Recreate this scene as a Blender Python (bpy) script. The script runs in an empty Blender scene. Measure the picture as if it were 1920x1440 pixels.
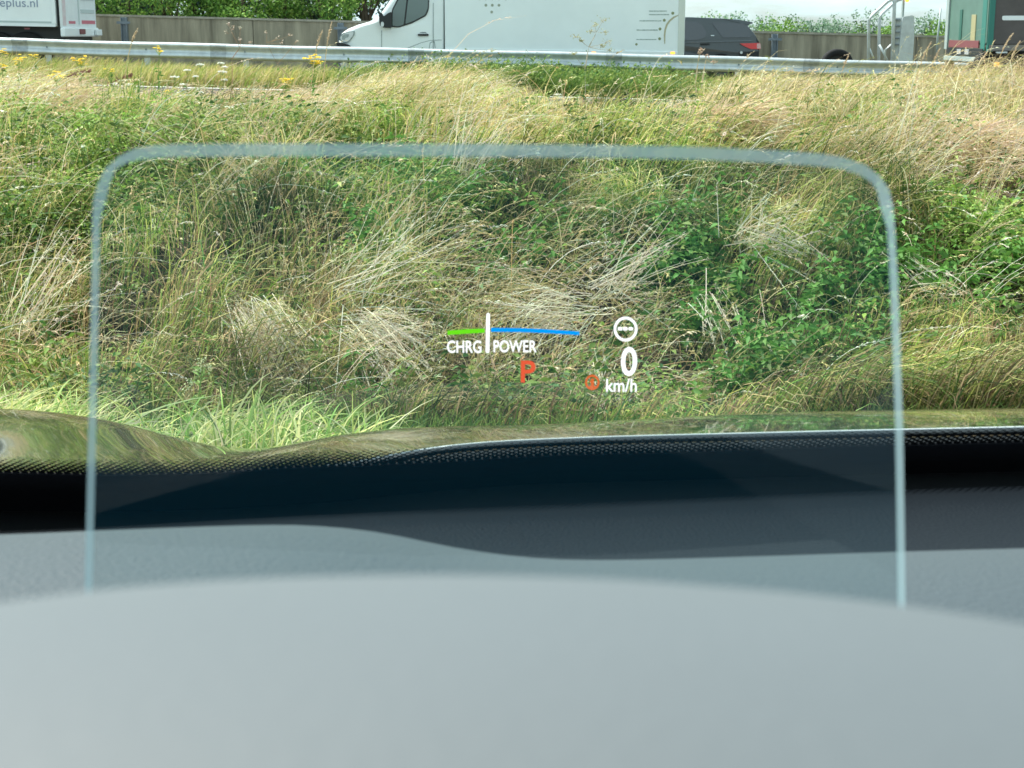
import bpy, bmesh, math, random
import numpy as np
from math import radians, sin, cos, pi

# ------------------------------------------------------------------ camera, light
S = bpy.context.scene
COL = S.collection
FPX = 2900.0
TH = math.atan(660.0 / FPX)
cam_d = bpy.data.cameras.new('camera')
cam = bpy.data.objects.new('camera', cam_d); COL.objects.link(cam)
cam.location = (0, 0, 0)
cam.rotation_euler = (pi / 2 - TH, 0, 0)
cam_d.sensor_width = 36
cam_d.lens = FPX / 1920 * 36
cam_d.clip_start = 0.01
cam_d.clip_end = 4000
cam_d.dof.use_dof = True
cam_d.dof.focus_distance = 3.6
cam_d.dof.aperture_fstop = 32
S.camera = cam

SUN_EL, SUN_AZ = 57, -58       # azimuth from +Y (clockwise positive): left of the view and a little beyond it
W = bpy.data.worlds.new('World'); S.world = W; W.use_nodes = True
nt = W.node_tree; nt.nodes.clear()
sky = nt.nodes.new('ShaderNodeTexSky'); sky.sky_type = 'NISHITA'; sky.sun_disc = False
sky.sun_elevation = radians(SUN_EL); sky.sun_rotation = radians(SUN_AZ)
sky.dust_density = 2.0; sky.air_density = 1.0
tc = nt.nodes.new('ShaderNodeTexCoord')
mp = nt.nodes.new('ShaderNodeMapping'); mp.inputs['Scale'].default_value = (3, 3, 14)
nz = nt.nodes.new('ShaderNodeTexNoise'); nz.inputs['Scale'].default_value = 1.3; nz.inputs['Detail'].default_value = 7
nz.inputs['Roughness'].default_value = .6
rp = nt.nodes.new('ShaderNodeValToRGB'); rp.color_ramp.elements[0].position = .28; rp.color_ramp.elements[1].position = .56
mx = nt.nodes.new('ShaderNodeMix'); mx.data_type = 'RGBA'
bg = nt.nodes.new('ShaderNodeBackground'); out = nt.nodes.new('ShaderNodeOutputWorld')
nt.links.new(tc.outputs['Generated'], mp.inputs[0]); nt.links.new(mp.outputs[0], nz.inputs[0])
nt.links.new(nz.outputs[0], rp.inputs[0]); nt.links.new(rp.outputs[0], mx.inputs[0])
nt.links.new(sky.outputs[0], mx.inputs[6]); mx.inputs[7].default_value = (4.5, 5.9, 6.15, 1)
nt.links.new(mx.outputs[2], bg.inputs[0]); bg.inputs[1].default_value = .132
nt.links.new(bg.outputs[0], out.inputs[0])

sl = bpy.data.lights.new('sun', 'SUN'); sl.energy = 4.7; sl.angle = radians(1.2); sl.color = (1, .95, .85)
so = bpy.data.objects.new('sun', sl); COL.objects.link(so)
so.rotation_euler = (radians(90 - SUN_EL), 0, -radians(SUN_AZ) + pi)   # set below from a vector
sd = (sin(radians(SUN_AZ)) * cos(radians(SUN_EL)), cos(radians(SUN_AZ)) * cos(radians(SUN_EL)), sin(radians(SUN_EL)))
from mathutils import Vector, Matrix, noise as mnoise
so.rotation_euler = Vector(sd).to_track_quat('Z', 'Y').to_euler()
S.view_settings.view_transform = 'Standard'
S.view_settings.look = 'None'
S.view_settings.exposure = 0.87
S.view_settings.gamma = 1
S.cycles.transparent_max_bounces = 24
S.cycles.max_bounces = 8

rng = np.random.default_rng(7)
random.seed(5)

# ------------------------------------------------------------------ helpers
ct, st = cos(TH), sin(TH)
def at(px, py, Y):
    a = (px - 960) / FPX; b = (720 - py) / FPX
    d = Vector((a, ct + b * st, -st + b * ct))
    return d * (Y / d.y)
def slope(py): return -at(960, py, 1.0).z
def zat(py, Y): return at(960, py, Y).z
def xat(px, Y, z=-.5): return (px - 960) / FPX * (Y * ct - z * st)

def curve(pts):
    xs = [p[0] for p in pts]; ys = [p[1] for p in pts]
    def f(x):                                      # smooth (cubic hermite) interpolation
        if x <= xs[0]: return ys[0] + (x - xs[0]) * (ys[1] - ys[0]) / (xs[1] - xs[0])
        if x >= xs[-1]: return ys[-1] + (x - xs[-1]) * (ys[-1] - ys[-2]) / (xs[-1] - xs[-2])
        i = max(j for j in range(len(xs) - 1) if xs[j] <= x)
        h = xs[i + 1] - xs[i]; t = (x - xs[i]) / h
        def m(k):
            if k == 0: return (ys[1] - ys[0]) / (xs[1] - xs[0])
            if k == len(xs) - 1: return (ys[-1] - ys[-2]) / (xs[-1] - xs[-2])
            return (ys[k + 1] - ys[k - 1]) / (xs[k + 1] - xs[k - 1])
        return ((2*t**3-3*t*t+1)*ys[i] + (t**3-2*t*t+t)*h*m(i) + (-2*t**3+3*t*t)*ys[i+1] + (t**3-t*t)*h*m(i+1))
    return f

def tag(o, label=None, cat=None, group=None, kind=None):
    if label: o['label'] = label
    if cat: o['category'] = cat
    if group: o['group'] = group
    if kind: o['kind'] = kind
    return o
def empty(name, loc, label, cat, group=None):
    o = bpy.data.objects.new(name, None); COL.objects.link(o); o.location = loc; o.empty_display_size = .1
    return tag(o, label, cat, group)
def link(name, me, parent=None):
    o = bpy.data.objects.new(name, me); COL.objects.link(o)
    if parent is not None:
        o.parent = parent
        o.matrix_parent_inverse = Matrix.Translation(-world_loc(parent))
    return o
def world_loc(o):
    # every thing here is unrotated: parts are modelled in world coordinates
    return Vector(o.location) if o.type == 'EMPTY' else Vector((0, 0, 0))
def mesh_obj(name, verts, faces, mat, parent=None, smooth=False):
    me = bpy.data.meshes.new(name); me.from_pydata([tuple(v) for v in verts], [], faces); me.update()
    if mat: me.materials.append(mat)
    if smooth: me.polygons.foreach_set('use_smooth', [True] * len(me.polygons))
    return link(name, me, parent)
def bm_obj(name, bm, mat, parent=None, smooth=False, bevel=0):
    bmesh.ops.recalc_face_normals(bm, faces=bm.faces)
    me = bpy.data.meshes.new(name); bm.to_mesh(me); bm.free()
    if mat: me.materials.append(mat)
    if smooth: me.polygons.foreach_set('use_smooth', [True] * len(me.polygons))
    o = link(name, me, parent)
    if bevel:
        b = o.modifiers.new('bevel', 'BEVEL'); b.width = bevel; b.segments = 3; b.limit_method = 'ANGLE'
    return o
def box(bm, x0, x1, y0, y1, z0, z1, shear=0.0):
    """shear = slope along x (dz/dx), for things standing on the graded road"""
    c = [(x, y, z + shear * (x)) for z in (z0, z1) for y in (y0, y1) for x in (x0, x1)]
    v = [bm.verts.new(p) for p in c]
    for f in ((0,1,3,2),(4,6,7,5),(0,4,5,1),(2,3,7,6),(0,2,6,4),(1,5,7,3)): bm.faces.new([v[i] for i in f])
def prism(bm, pts, y0, y1):
    """pts: (x,z) outline extruded between y0 and y1"""
    a = [bm.verts.new((p[0], y0, p[1])) for p in pts]; b = [bm.verts.new((p[0], y1, p[1])) for p in pts]
    n = len(pts)
    bm.faces.new(a); bm.faces.new(b[::-1])
    for i in range(n): bm.faces.new((a[i], b[i], b[(i+1)%n], a[(i+1)%n]))
def tube(bm, pts, r, n=8, r1=None):
    pts = [Vector(p) for p in pts]; rings = []
    for i, p in enumerate(pts):
        t = (pts[min(i+1, len(pts)-1)] - pts[max(i-1, 0)]).normalized()
        a = t.cross(Vector((0, 0, 1)) if abs(t.z) < .9 else Vector((0, 1, 0))).normalized(); b = t.cross(a)
        rr = r if r1 is None else r + (r1 - r) * i / (len(pts) - 1)
        rings.append([bm.verts.new(p + (a*cos(2*pi*k/n) + b*sin(2*pi*k/n)) * rr) for k in range(n)])
    for i in range(len(rings)-1):
        for k in range(n): bm.faces.new((rings[i][k], rings[i][(k+1)%n], rings[i+1][(k+1)%n], rings[i+1][k]))
    bm.faces.new(rings[0][::-1]); bm.faces.new(rings[-1])
def cyl_y(bm, x, y0, y1, z, r, n=28):
    prism(bm, [(x + r*cos(2*pi*k/n), z + r*sin(2*pi*k/n)) for k in range(n)], y0, y1)
def rounded(pts, r, n=4):
    """round the corners of an (x,z) outline"""
    res = []; m = len(pts)
    for i in range(m):
        p = Vector(pts[i]); a = Vector(pts[i-1]) - p; b = Vector(pts[(i+1)%m]) - p
        ra = min(r, a.length*.45); rb = min(r, b.length*.45)
        A = p + a.normalized()*ra; B = p + b.normalized()*rb
        for k in range(n+1):
            t = k/n; q = A*(1-t)**2 + p*2*t*(1-t) + B*t*t; res.append((q.x, q.y))
    return res

# ------------------------------------------------------------------ materials
def mat(name, col, rough=.5, spec=.5, metal=0, var=0, vscale=8, bump=0, bscale=200, coat=0, stretch=None, col2=None):
    m = bpy.data.materials.new(name); m.use_nodes = True; n = m.node_tree; b = n.nodes['Principled BSDF']
    b.inputs['Base Color'].default_value = (*col, 1); b.inputs['Roughness'].default_value = rough
    b.inputs['Specular IOR Level'].default_value = spec; b.inputs['Metallic'].default_value = metal
    b.inputs['Coat Weight'].default_value = coat; b.inputs['Coat Roughness'].default_value = .03
    t = n.nodes.new('ShaderNodeTexCoord'); mpn = n.nodes.new('ShaderNodeMapping')
    n.links.new(t.outputs['Object'], mpn.inputs[0])
    if stretch: mpn.inputs['Scale'].default_value = stretch
    if var or col2:
        z = n.nodes.new('ShaderNodeTexNoise'); z.inputs['Scale'].default_value = vscale; z.inputs['Detail'].default_value = 6
        z.inputs['Roughness'].default_value = .65
        n.links.new(mpn.outputs[0], z.inputs[0])
        r = n.nodes.new('ShaderNodeValToRGB'); r.color_ramp.elements[0].position = .32; r.color_ramp.elements[1].position = .68
        c2 = col2 if col2 else tuple(c*(1-var) for c in col)
        r.color_ramp.elements[0].color = (*c2, 1); r.color_ramp.elements[1].color = (*[min(1, c*(1+var*.5)) for c in col], 1)
        n.links.new(z.outputs[0], r.inputs[0]); n.links.new(r.outputs[0], b.inputs['Base Color'])
    if bump:
        z2 = n.nodes.new('ShaderNodeTexNoise'); z2.inputs['Scale'].default_value = bscale; z2.inputs['Detail'].default_value = 3
        n.links.new(t.outputs['Object'], z2.inputs[0])
        bp = n.nodes.new('ShaderNodeBump'); bp.inputs['Strength'].default_value = bump; bp.inputs['Distance'].default_value = .002
        n.links.new(z2.outputs[0], bp.inputs['Height']); n.links.new(bp.outputs[0], b.inputs['Normal'])
    return m
def emis(name, col, s):
    m = bpy.data.materials.new(name); m.use_nodes = True; n = m.node_tree; n.nodes.clear()
    e = n.nodes.new('ShaderNodeEmission'); e.inputs[0].default_value = (*col, 1); e.inputs[1].default_value = s
    o = n.nodes.new('ShaderNodeOutputMaterial'); n.links.new(e.outputs[0], o.inputs[0]); return m
def veg_mat(name, trans=.35, rough=.6):
    m = bpy.data.materials.new(name); m.use_nodes = True; n = m.node_tree; b = n.nodes['Principled BSDF']
    a = n.nodes.new('ShaderNodeAttribute'); a.attribute_name = 'Col'
    b.inputs['Roughness'].default_value = rough; b.inputs['Specular IOR Level'].default_value = .3
    n.links.new(a.outputs['Color'], b.inputs['Base Color'])
    tr = n.nodes.new('ShaderNodeBsdfTranslucent'); n.links.new(a.outputs['Color'], tr.inputs[0])
    mix = n.nodes.new('ShaderNodeMixShader'); mix.inputs[0].default_value = trans
    n.links.new(b.outputs[0], mix.inputs[1]); n.links.new(tr.outputs[0], mix.inputs[2])
    n.links.new(mix.outputs[0], n.nodes['Material Output'].inputs[0])
    return m
def glassy(name, tint, refl, rough, diff=0, dcol=(.8, .85, .9)):
    m = bpy.data.materials.new(name); m.use_nodes = True; n = m.node_tree; n.nodes.clear()
    t = n.nodes.new('ShaderNodeBsdfTransparent'); t.inputs[0].default_value = (*tint, 1)
    g = n.nodes.new('ShaderNodeBsdfGlossy'); g.inputs['Roughness'].default_value = rough
    d = n.nodes.new('ShaderNodeBsdfDiffuse'); d.inputs[0].default_value = (*dcol, 1)
    m1 = n.nodes.new('ShaderNodeMixShader'); m1.inputs[0].default_value = refl
    m2 = n.nodes.new('ShaderNodeMixShader'); m2.inputs[0].default_value = diff
    o = n.nodes.new('ShaderNodeOutputMaterial')
    n.links.new(t.outputs[0], m1.inputs[1]); n.links.new(g.outputs[0], m1.inputs[2])
    n.links.new(m1.outputs[0], m2.inputs[1]); n.links.new(d.outputs[0], m2.inputs[2]); n.links.new(m2.outputs[0], o.inputs[0])
    return m

VEG = veg_mat('foliage_material'); DRY = veg_mat('dry_straw_material', .3, .55)
M_white = mat('white_paint', (.84, .87, .87), .28, .5, coat=.3, var=.04, vscale=2)
M_panel = mat('white_grp_panel', (.86, .90, .90), .35, .5, var=.05, vscale=1.2)
M_black = mat('black_plastic', (.018, .02, .022), .45, .4)
M_tyre = mat('tyre_rubber', (.02, .02, .021), .85, .2)
M_glass = mat('tinted_window', (.05, .09, .08), .05, .8, coat=1)
M_dglass = mat('sky_grey_window', (.062, .066, .076), .25, .6, coat=.3)  # base colour greyed to carry the sky's reflection in the panes
M_suv = mat('dark_grey_paint', (.022, .030, .036), .32, .5, coat=.8)
M_trim = mat('silver_trim', (.62, .66, .66), .35, .5, metal=.2)
M_galv = mat('galvanised_steel', (.56, .60, .62), .42, .5, metal=.45, var=.18, vscale=6, stretch=(1, 1, .5))
M_conc = mat('stained_concrete', (.46, .41, .30), .9, .2, var=.0, vscale=2.2, stretch=(1.4, 1, .14), col2=(.15, .135, .098), bump=.3, bscale=30)
M_cap = mat('concrete_cap', (.38, .35, .28), .9, .2, var=.3, vscale=3)
M_orange = emis('amber_lamp', (1, .42, .06), 1.6)
M_redlens = mat('red_lens', (.75, .05, .06), .15, .5, coat=1)
M_lens = mat('clear_lens', (.6, .62, .63), .1, .8, coat=1)
M_green = mat('green_paint', (.10, .185, .15), .45, .4, var=.15, vscale=3)
M_dgreen = mat('dark_green_paint', (.03, .12, .09), .5, .4)
M_teal = mat('teal_frame', (.035, .18, .145), .45, .4)
M_tarp = mat('brown_grey_tarpaulin', (.105, .092, .088), .6, .3, var=.15, vscale=3, stretch=(1, 1, 2))
M_tan = mat('tan_weathered_pole', (.33, .27, .19), .7, .3, var=.25, vscale=6, stretch=(1, 1, .2))
M_redpaint = mat('faded_red_paint', (.20, .06, .065), .5, .4)
M_yellow = mat('faded_yellow_paint', (.36, .33, .18), .5, .4)
M_grey = mat('grey_marking', (.33, .40, .38), .5, .3)
M_olive = mat('olive_marking', (.25, .28, .15), .5, .3)
M_gold = mat('gold_marking', (.46, .42, .28), .5, .3)
M_bluegrey = mat('slate_blue_lettering', (.27, .32, .42), .5, .3)
M_seam = mat('panel_gap', (.25, .29, .29), .6, .2)
M_rim = mat('dusty_rim', (.07, .07, .07), .6, .4)
M_asph = mat('asphalt', (.075, .075, .072), .9, .2, var=.25, vscale=20)
M_line = mat('road_paint', (.72, .74, .70), .6, .3, var=.12, vscale=10)
M_soil = mat('soil', (.095, .070, .045), .95, .1, vscale=3, col2=(.035, .036, .020))

# ------------------------------------------------------------------ terrain
_lat = rng.random((256, 256))
def vnoise(x, y):
    x = np.asarray(x, float) + 1000; y = np.asarray(y, float) + 1000
    xi = np.floor(x).astype(int); yi = np.floor(y).astype(int); fx = x - xi; fy = y - yi
    fx = fx*fx*(3-2*fx); fy = fy*fy*(3-2*fy); g = lambda a, b: _lat[a % 256, b % 256]
    return (g(xi, yi)*(1-fx)*(1-fy) + g(xi+1, yi)*fx*(1-fy) + g(xi, yi+1)*(1-fx)*fy + g(xi+1, yi+1)*fx*fy) - .5
def fbm(x, y, s=1, o=3):
    r = 0; a = 1
    for k in range(o): r = r + a*vnoise(x*s*(2**k) + 17*k, y*s*(2**k) - 9*k); a *= .5
    return r
KY = np.array([-60, 3, 4.6, 5.6, 6.4, 7.0, 7.5, 8.2, 9.0, 9.9, 11, 15, 20, 25.4, 26.0, 29.6, 32, 45, 60, 120, 4000.])
KZ = np.array([-1.3, -1.3, -1.36, -1.5, -1.70, -1.82, -1.66, -1.32, -1.0, -.76, -.74, -.90, -1.05, -1.17, -1.22, -1.20, -1.16, -1.17, -1.2, -1.3, -1.5])
def smooth01(a, b, y): t = np.clip((y-a)/(b-a), 0, 1); return t*t*(3-2*t)
GR = -.025
def grade(x, y): return GR*np.clip(x, -30, 30)*smooth01(18, 26, y)
HOL = []
def ground(x, y, detail=True):
    x = np.asarray(x, float); y = np.asarray(y, float)
    yy = y + .25*vnoise(x*.5, y*.0+3.3)*smooth01(5, 7, y)*(1-smooth01(14, 18, y))
    z = np.interp(yy, KY, KZ) + grade(x, y)
    if detail:
        w = smooth01(5.5, 7.2, y)*(1-smooth01(23, 25, y))
        z = z + w*(.22*fbm(x, y, 1.3, 3) + .05*fbm(x, y, 6, 2))
        for (cx, cy, rx, ry, s) in HOL: z = z - s*np.exp(-((x-cx)/rx)**2-((y-cy)/ry)**2)
        w2 = smooth01(45, 60, y); z = z - 1.2*w2*smooth01(45, 90, y)
    return z
def ground_at(px, py):
    d = at(px, py, 1.0)
    for Y in np.arange(3.5, 60, .02):
        p = d*Y
        if p.z < float(ground(p.x, Y, False)): return Vector((p.x, Y, float(ground(p.x, Y))))
    return Vector((d.x*30, 30, -1.1))
for (px, py, rx, dep) in [(880, 500, 130, .22), (1820, 590, 140, .25), (215, 640, 80, .2), (1470, 640, 110, .2), (480, 600, 90, .15), (1150, 590, 90, .18), (1000, 700, 90, .18), (120, 520, 80, .15), (1400, 510, 90, .14), (640, 490, 70, .14), (760, 740, 110, .15), (600, 340, 120, .15), (1180, 360, 120, .15), (1560, 300, 60, .12)]:
    c_ = ground_at(px, py); HOL.append((c_.x, c_.y, rx/FPX*c_.y, .32, dep))
def grid(name, x0, x1, y0, y1, nx, ny, mt, fz, kind='structure'):
    X, Y = np.meshgrid(np.linspace(x0, x1, nx), np.linspace(y0, y1, ny)); Z = fz(X, Y)
    v = np.stack([X, Y, Z], -1).reshape(-1, 3)
    f = [(j*nx+i, j*nx+i+1, (j+1)*nx+i+1, (j+1)*nx+i) for j in range(ny-1) for i in range(nx-1)]
    me = bpy.data.meshes.new(name); me.from_pydata(v.tolist(), [], f); me.update(); me.materials.append(mt)
    me.polygons.foreach_set('use_smooth', [True]*len(f))
    o = link(name, me); o['kind'] = kind; return o
def ground_sheet():
    xs = np.concatenate([np.array([-2500, -800, -300, -120, -60, -35, -20, -14, -10]), np.arange(-8, 8.01, .1), np.array([10, 14, 20, 35, 60, 120, 300, 800, 2500])])
    ys = np.concatenate([np.array([-200, -60, -20, -8, -3, 0, 2, 3.5]), np.arange(4.5, 14, .1), np.arange(14, 34, .35), np.array([36, 40, 45, 52, 60, 75, 90, 120, 200, 500, 1200, 3900])])
    X, Y = np.meshgrid(xs, ys); Z = ground(X, Y); nx = len(xs); ny = len(ys)
    v = np.stack([X, Y, Z], -1).reshape(-1, 3)
    f = [(j*nx+i, j*nx+i+1, (j+1)*nx+i+1, (j+1)*nx+i) for j in range(ny-1) for i in range(nx-1)]
    me = bpy.data.meshes.new('ground'); me.from_pydata(v.tolist(), [], f); me.update(); me.materials.append(M_soil)
    me.polygons.foreach_set('use_smooth', [True]*len(f))
    o = link('ground', me); o['kind'] = 'structure'
ground_sheet()
flat = lambda dz: (lambda X, Y: np.interp(Y, KY, KZ) + grade(X, Y) + dz)
grid('slip_road', -40, 40, 26.0, 29.6, 60, 6, M_asph, flat(.03))
grid('road_edge_line', -40, 40, 29.2, 29.38, 60, 2, M_line, flat(.045))
grid('road_edge_line', -40, 40, 26.2, 26.32, 60, 2, M_line, flat(.045))
grid('highway', -60, 60, 33.2, 39.4, 60, 6, M_asph, flat(.06))

# ------------------------------------------------------------------ barrier wall, posts, guard rail
WY = 40.0
wz = lambda x: zat(46.5, WY) + GR*x          # top of the wall
def wall():
    e = empty('concrete_wall', (0, WY, -1.2), 'long stained grey brown concrete wall on the far side of the highway', 'wall')
    bm = bmesh.new(); x = -40.0
    k = 0
    while x < 40:
        x1 = x + 5.58; z1 = wz(0)
        box(bm, x, x1 - .015, WY, WY+.18, -2.0, z1 - .05, GR); x = x1
    bm_obj('wall_panel', bm, M_conc, e)
    bm = bmesh.new(); box(bm, -40, 40, WY-.03, WY+.21, wz(0)-.047, wz(0)+.005, GR)
    bm_obj('wall_cap', bm, M_cap, e)
wall()
def wall_post(px, i, lab):
    x = xat(px, WY)
    e = empty('steel_post', (x, WY-.1, -1.5), lab, 'post', 'steel posts along the concrete wall')
    bm = bmesh.new(); zt = wz(x) - .06
    box(bm, x-.075, x-.055, WY-.2, WY-.035, -1.9, zt); box(bm, x+.055, x+.075, WY-.2, WY-.035, -1.9, zt); box(bm, x-.055, x+.055, WY-.13, WY-.115, -1.9, zt)
    bm_obj('web', bm, M_postm, e, bevel=.003)
    bm = bmesh.new(); box(bm, x-.17, x+.17, WY-.215, WY-.202, zt-.16, zt-.1); bm_obj('bracket', bm, M_postm, e)
M_postm = mat('dull_blue_grey_steel', (.20, .24, .27), .5, .4, metal=.3, var=.2, vscale=4)
for i, (px, lab) in enumerate([(238, 'blue grey steel post on the concrete wall, leftmost, right of the white truck'),
                               (641, 'blue grey steel post on the concrete wall just before the nose of the white van'),
                               (1450, 'blue grey steel post on the concrete wall right of the dark car')]):
    wall_post(px, i, lab)

M_galv2 = mat('weathered_steel', (.40, .43, .45), .5, .5, metal=.4, var=.3, vscale=12)
RY = 32.0
def rail():
    e = empty('guardrail', (0, RY, -1.15), 'galvanised double wave guardrail running along the near edge of the highway', 'guardrail')
    x0, x1 = -16.0, xat(1822, RY)
    zt = zat(95.5, RY)
    prof = [(0, 0), (-.03, -.012), (-.055, -.035), (-.06, -.055), (-.045, -.085), (-.012, -.115), (0, -.13), (0, -.18), (-.012, -.195), (-.045, -.225), (-.06, -.255), (-.055, -.275), (-.03, -.298), (0, -.31)]
    xs = np.linspace(x0, x1, 60); v = []; f = []
    for x in xs:
        wob = .006*math.sin(x*1.7) + .008*math.sin(x*.43+1)
        for (dy, dz) in prof: v.append((x, RY+dy, zt+dz+GR*x+wob))
    n = len(prof)
    for i in range(len(xs)-1):
        for k in range(n-1): f.append((i*n+k, i*n+k+1, (i+1)*n+k+1, (i+1)*n+k))
    o = mesh_obj('rail_beam', v, f, M_galv, e, True)
    sm = o.modifiers.new('thick', 'SOLIDIFY'); sm.thickness = .004
    for x in np.arange(-14.1, x1-.5, 4.0):
        vv = []; ff = []
        for xx in (x, x+.16, x+.32):
            for (dy, dz) in prof: vv.append((xx, RY+dy-.006, zt+dz+.001+GR*xx+.006*math.sin(xx*1.7)+.008*math.sin(xx*.43+1)))
        for i in range(2):
            for q in range(n-1): ff.append((i*n+q, i*n+q+1, (i+1)*n+q+1, (i+1)*n+q))
        mesh_obj('splice_plate', vv, ff, M_galv2, e, True)
    for k, x in enumerate(np.arange(-15.4, x1-.3, 1.333*1.5)):
        bm = bmesh.new(); z = zt + GR*x; box(bm, x-.05, x+.05, RY+.03, RY+.12, -1.9, z-.02)
        bm_obj('rail_post', bm, M_galv, e)
        bm = bmesh.new(); cyl_y(bm, x, RY-.012, RY+.03, z-.155, .018, 8); bm_obj('bolt', bm, M_postm, e)
rail()

# ------------------------------------------------------------------ text helper
def text_mesh(name, body, w, h, origin, m, parent, bold=.0, plane='xz', shear=0, depth=.0, spacing=1.0):
    """origin = left-bottom of the word's box in world coordinates; the letters face -Y"""
    c = bpy.data.curves.new(name, 'FONT'); c.body = body; c.size = 1; c.offset = bold; c.space_character = spacing
    c.resolution_u = 6; c.fill_mode = 'BOTH'; c.extrude = .001
    o = bpy.data.objects.new(name, c); COL.objects.link(o)
    dg = bpy.context.evaluated_depsgraph_get(); me = bpy.data.meshes.new_from_object(o.evaluated_get(dg))
    bpy.data.objects.remove(o)
    n = len(me.vertices); a = np.empty(n*3); me.vertices.foreach_get('co', a); a = a.reshape(-1, 3)
    mn = a.min(0); mxx = a.max(0); s = mxx - mn
    x = (a[:, 0]-mn[0])/s[0]*w; z = (a[:, 1]-mn[1])/s[1]*h
    b = np.stack([origin[0]+x, np.full(n, origin[1]) + np.where(a[:, 2] > 0, -depth, 0), origin[2]+z+shear*x], -1)
    me.vertices.foreach_set('co', b.ravel()); me.update(); me.materials.clear(); me.materials.append(m)
    me.name = name
    return link(name, me, parent)

# ------------------------------------------------------------------ vehicles
def P(px, py, Y): v = at(px, py, Y); return (v.x, v.z)
def poly(pts, Y): return [P(a, b, Y) for a, b in pts]
def disc(name, px, py, rpx, Y, m, parent, th=.004, n=14, ry=None):
    c = P(px, py, Y); r = rpx/FPX*Y*1.02; r2 = (ry or rpx)/FPX*Y*1.02
    bm = bmesh.new(); prism(bm, [(c[0]+r*cos(2*pi*k/n), c[1]+r2*sin(2*pi*k/n)) for k in range(n)], Y-th, Y)
    return bm_obj(name, bm, m, parent)
def flatpoly(name, pts, Y, m, parent, th=.004, r=0):
    pp = poly(pts, Y)
    if r: pp = rounded(pp, r)
    bm = bmesh.new(); prism(bm, pp, Y-th, Y)
    return bm_obj(name, bm, m, parent)
def wheel(x, y0, y1, z, r, parent):
    bm = bmesh.new(); cyl_y(bm, x, y0, y1, z, r); w = bm_obj('wheel', bm, M_tyre, parent, bevel=.03)
    bm = bmesh.new(); cyl_y(bm, x, y0-.012, y0+.02, z, r*.5, 20); bm_obj('rim', bm, M_rim, w)
    return w

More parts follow.
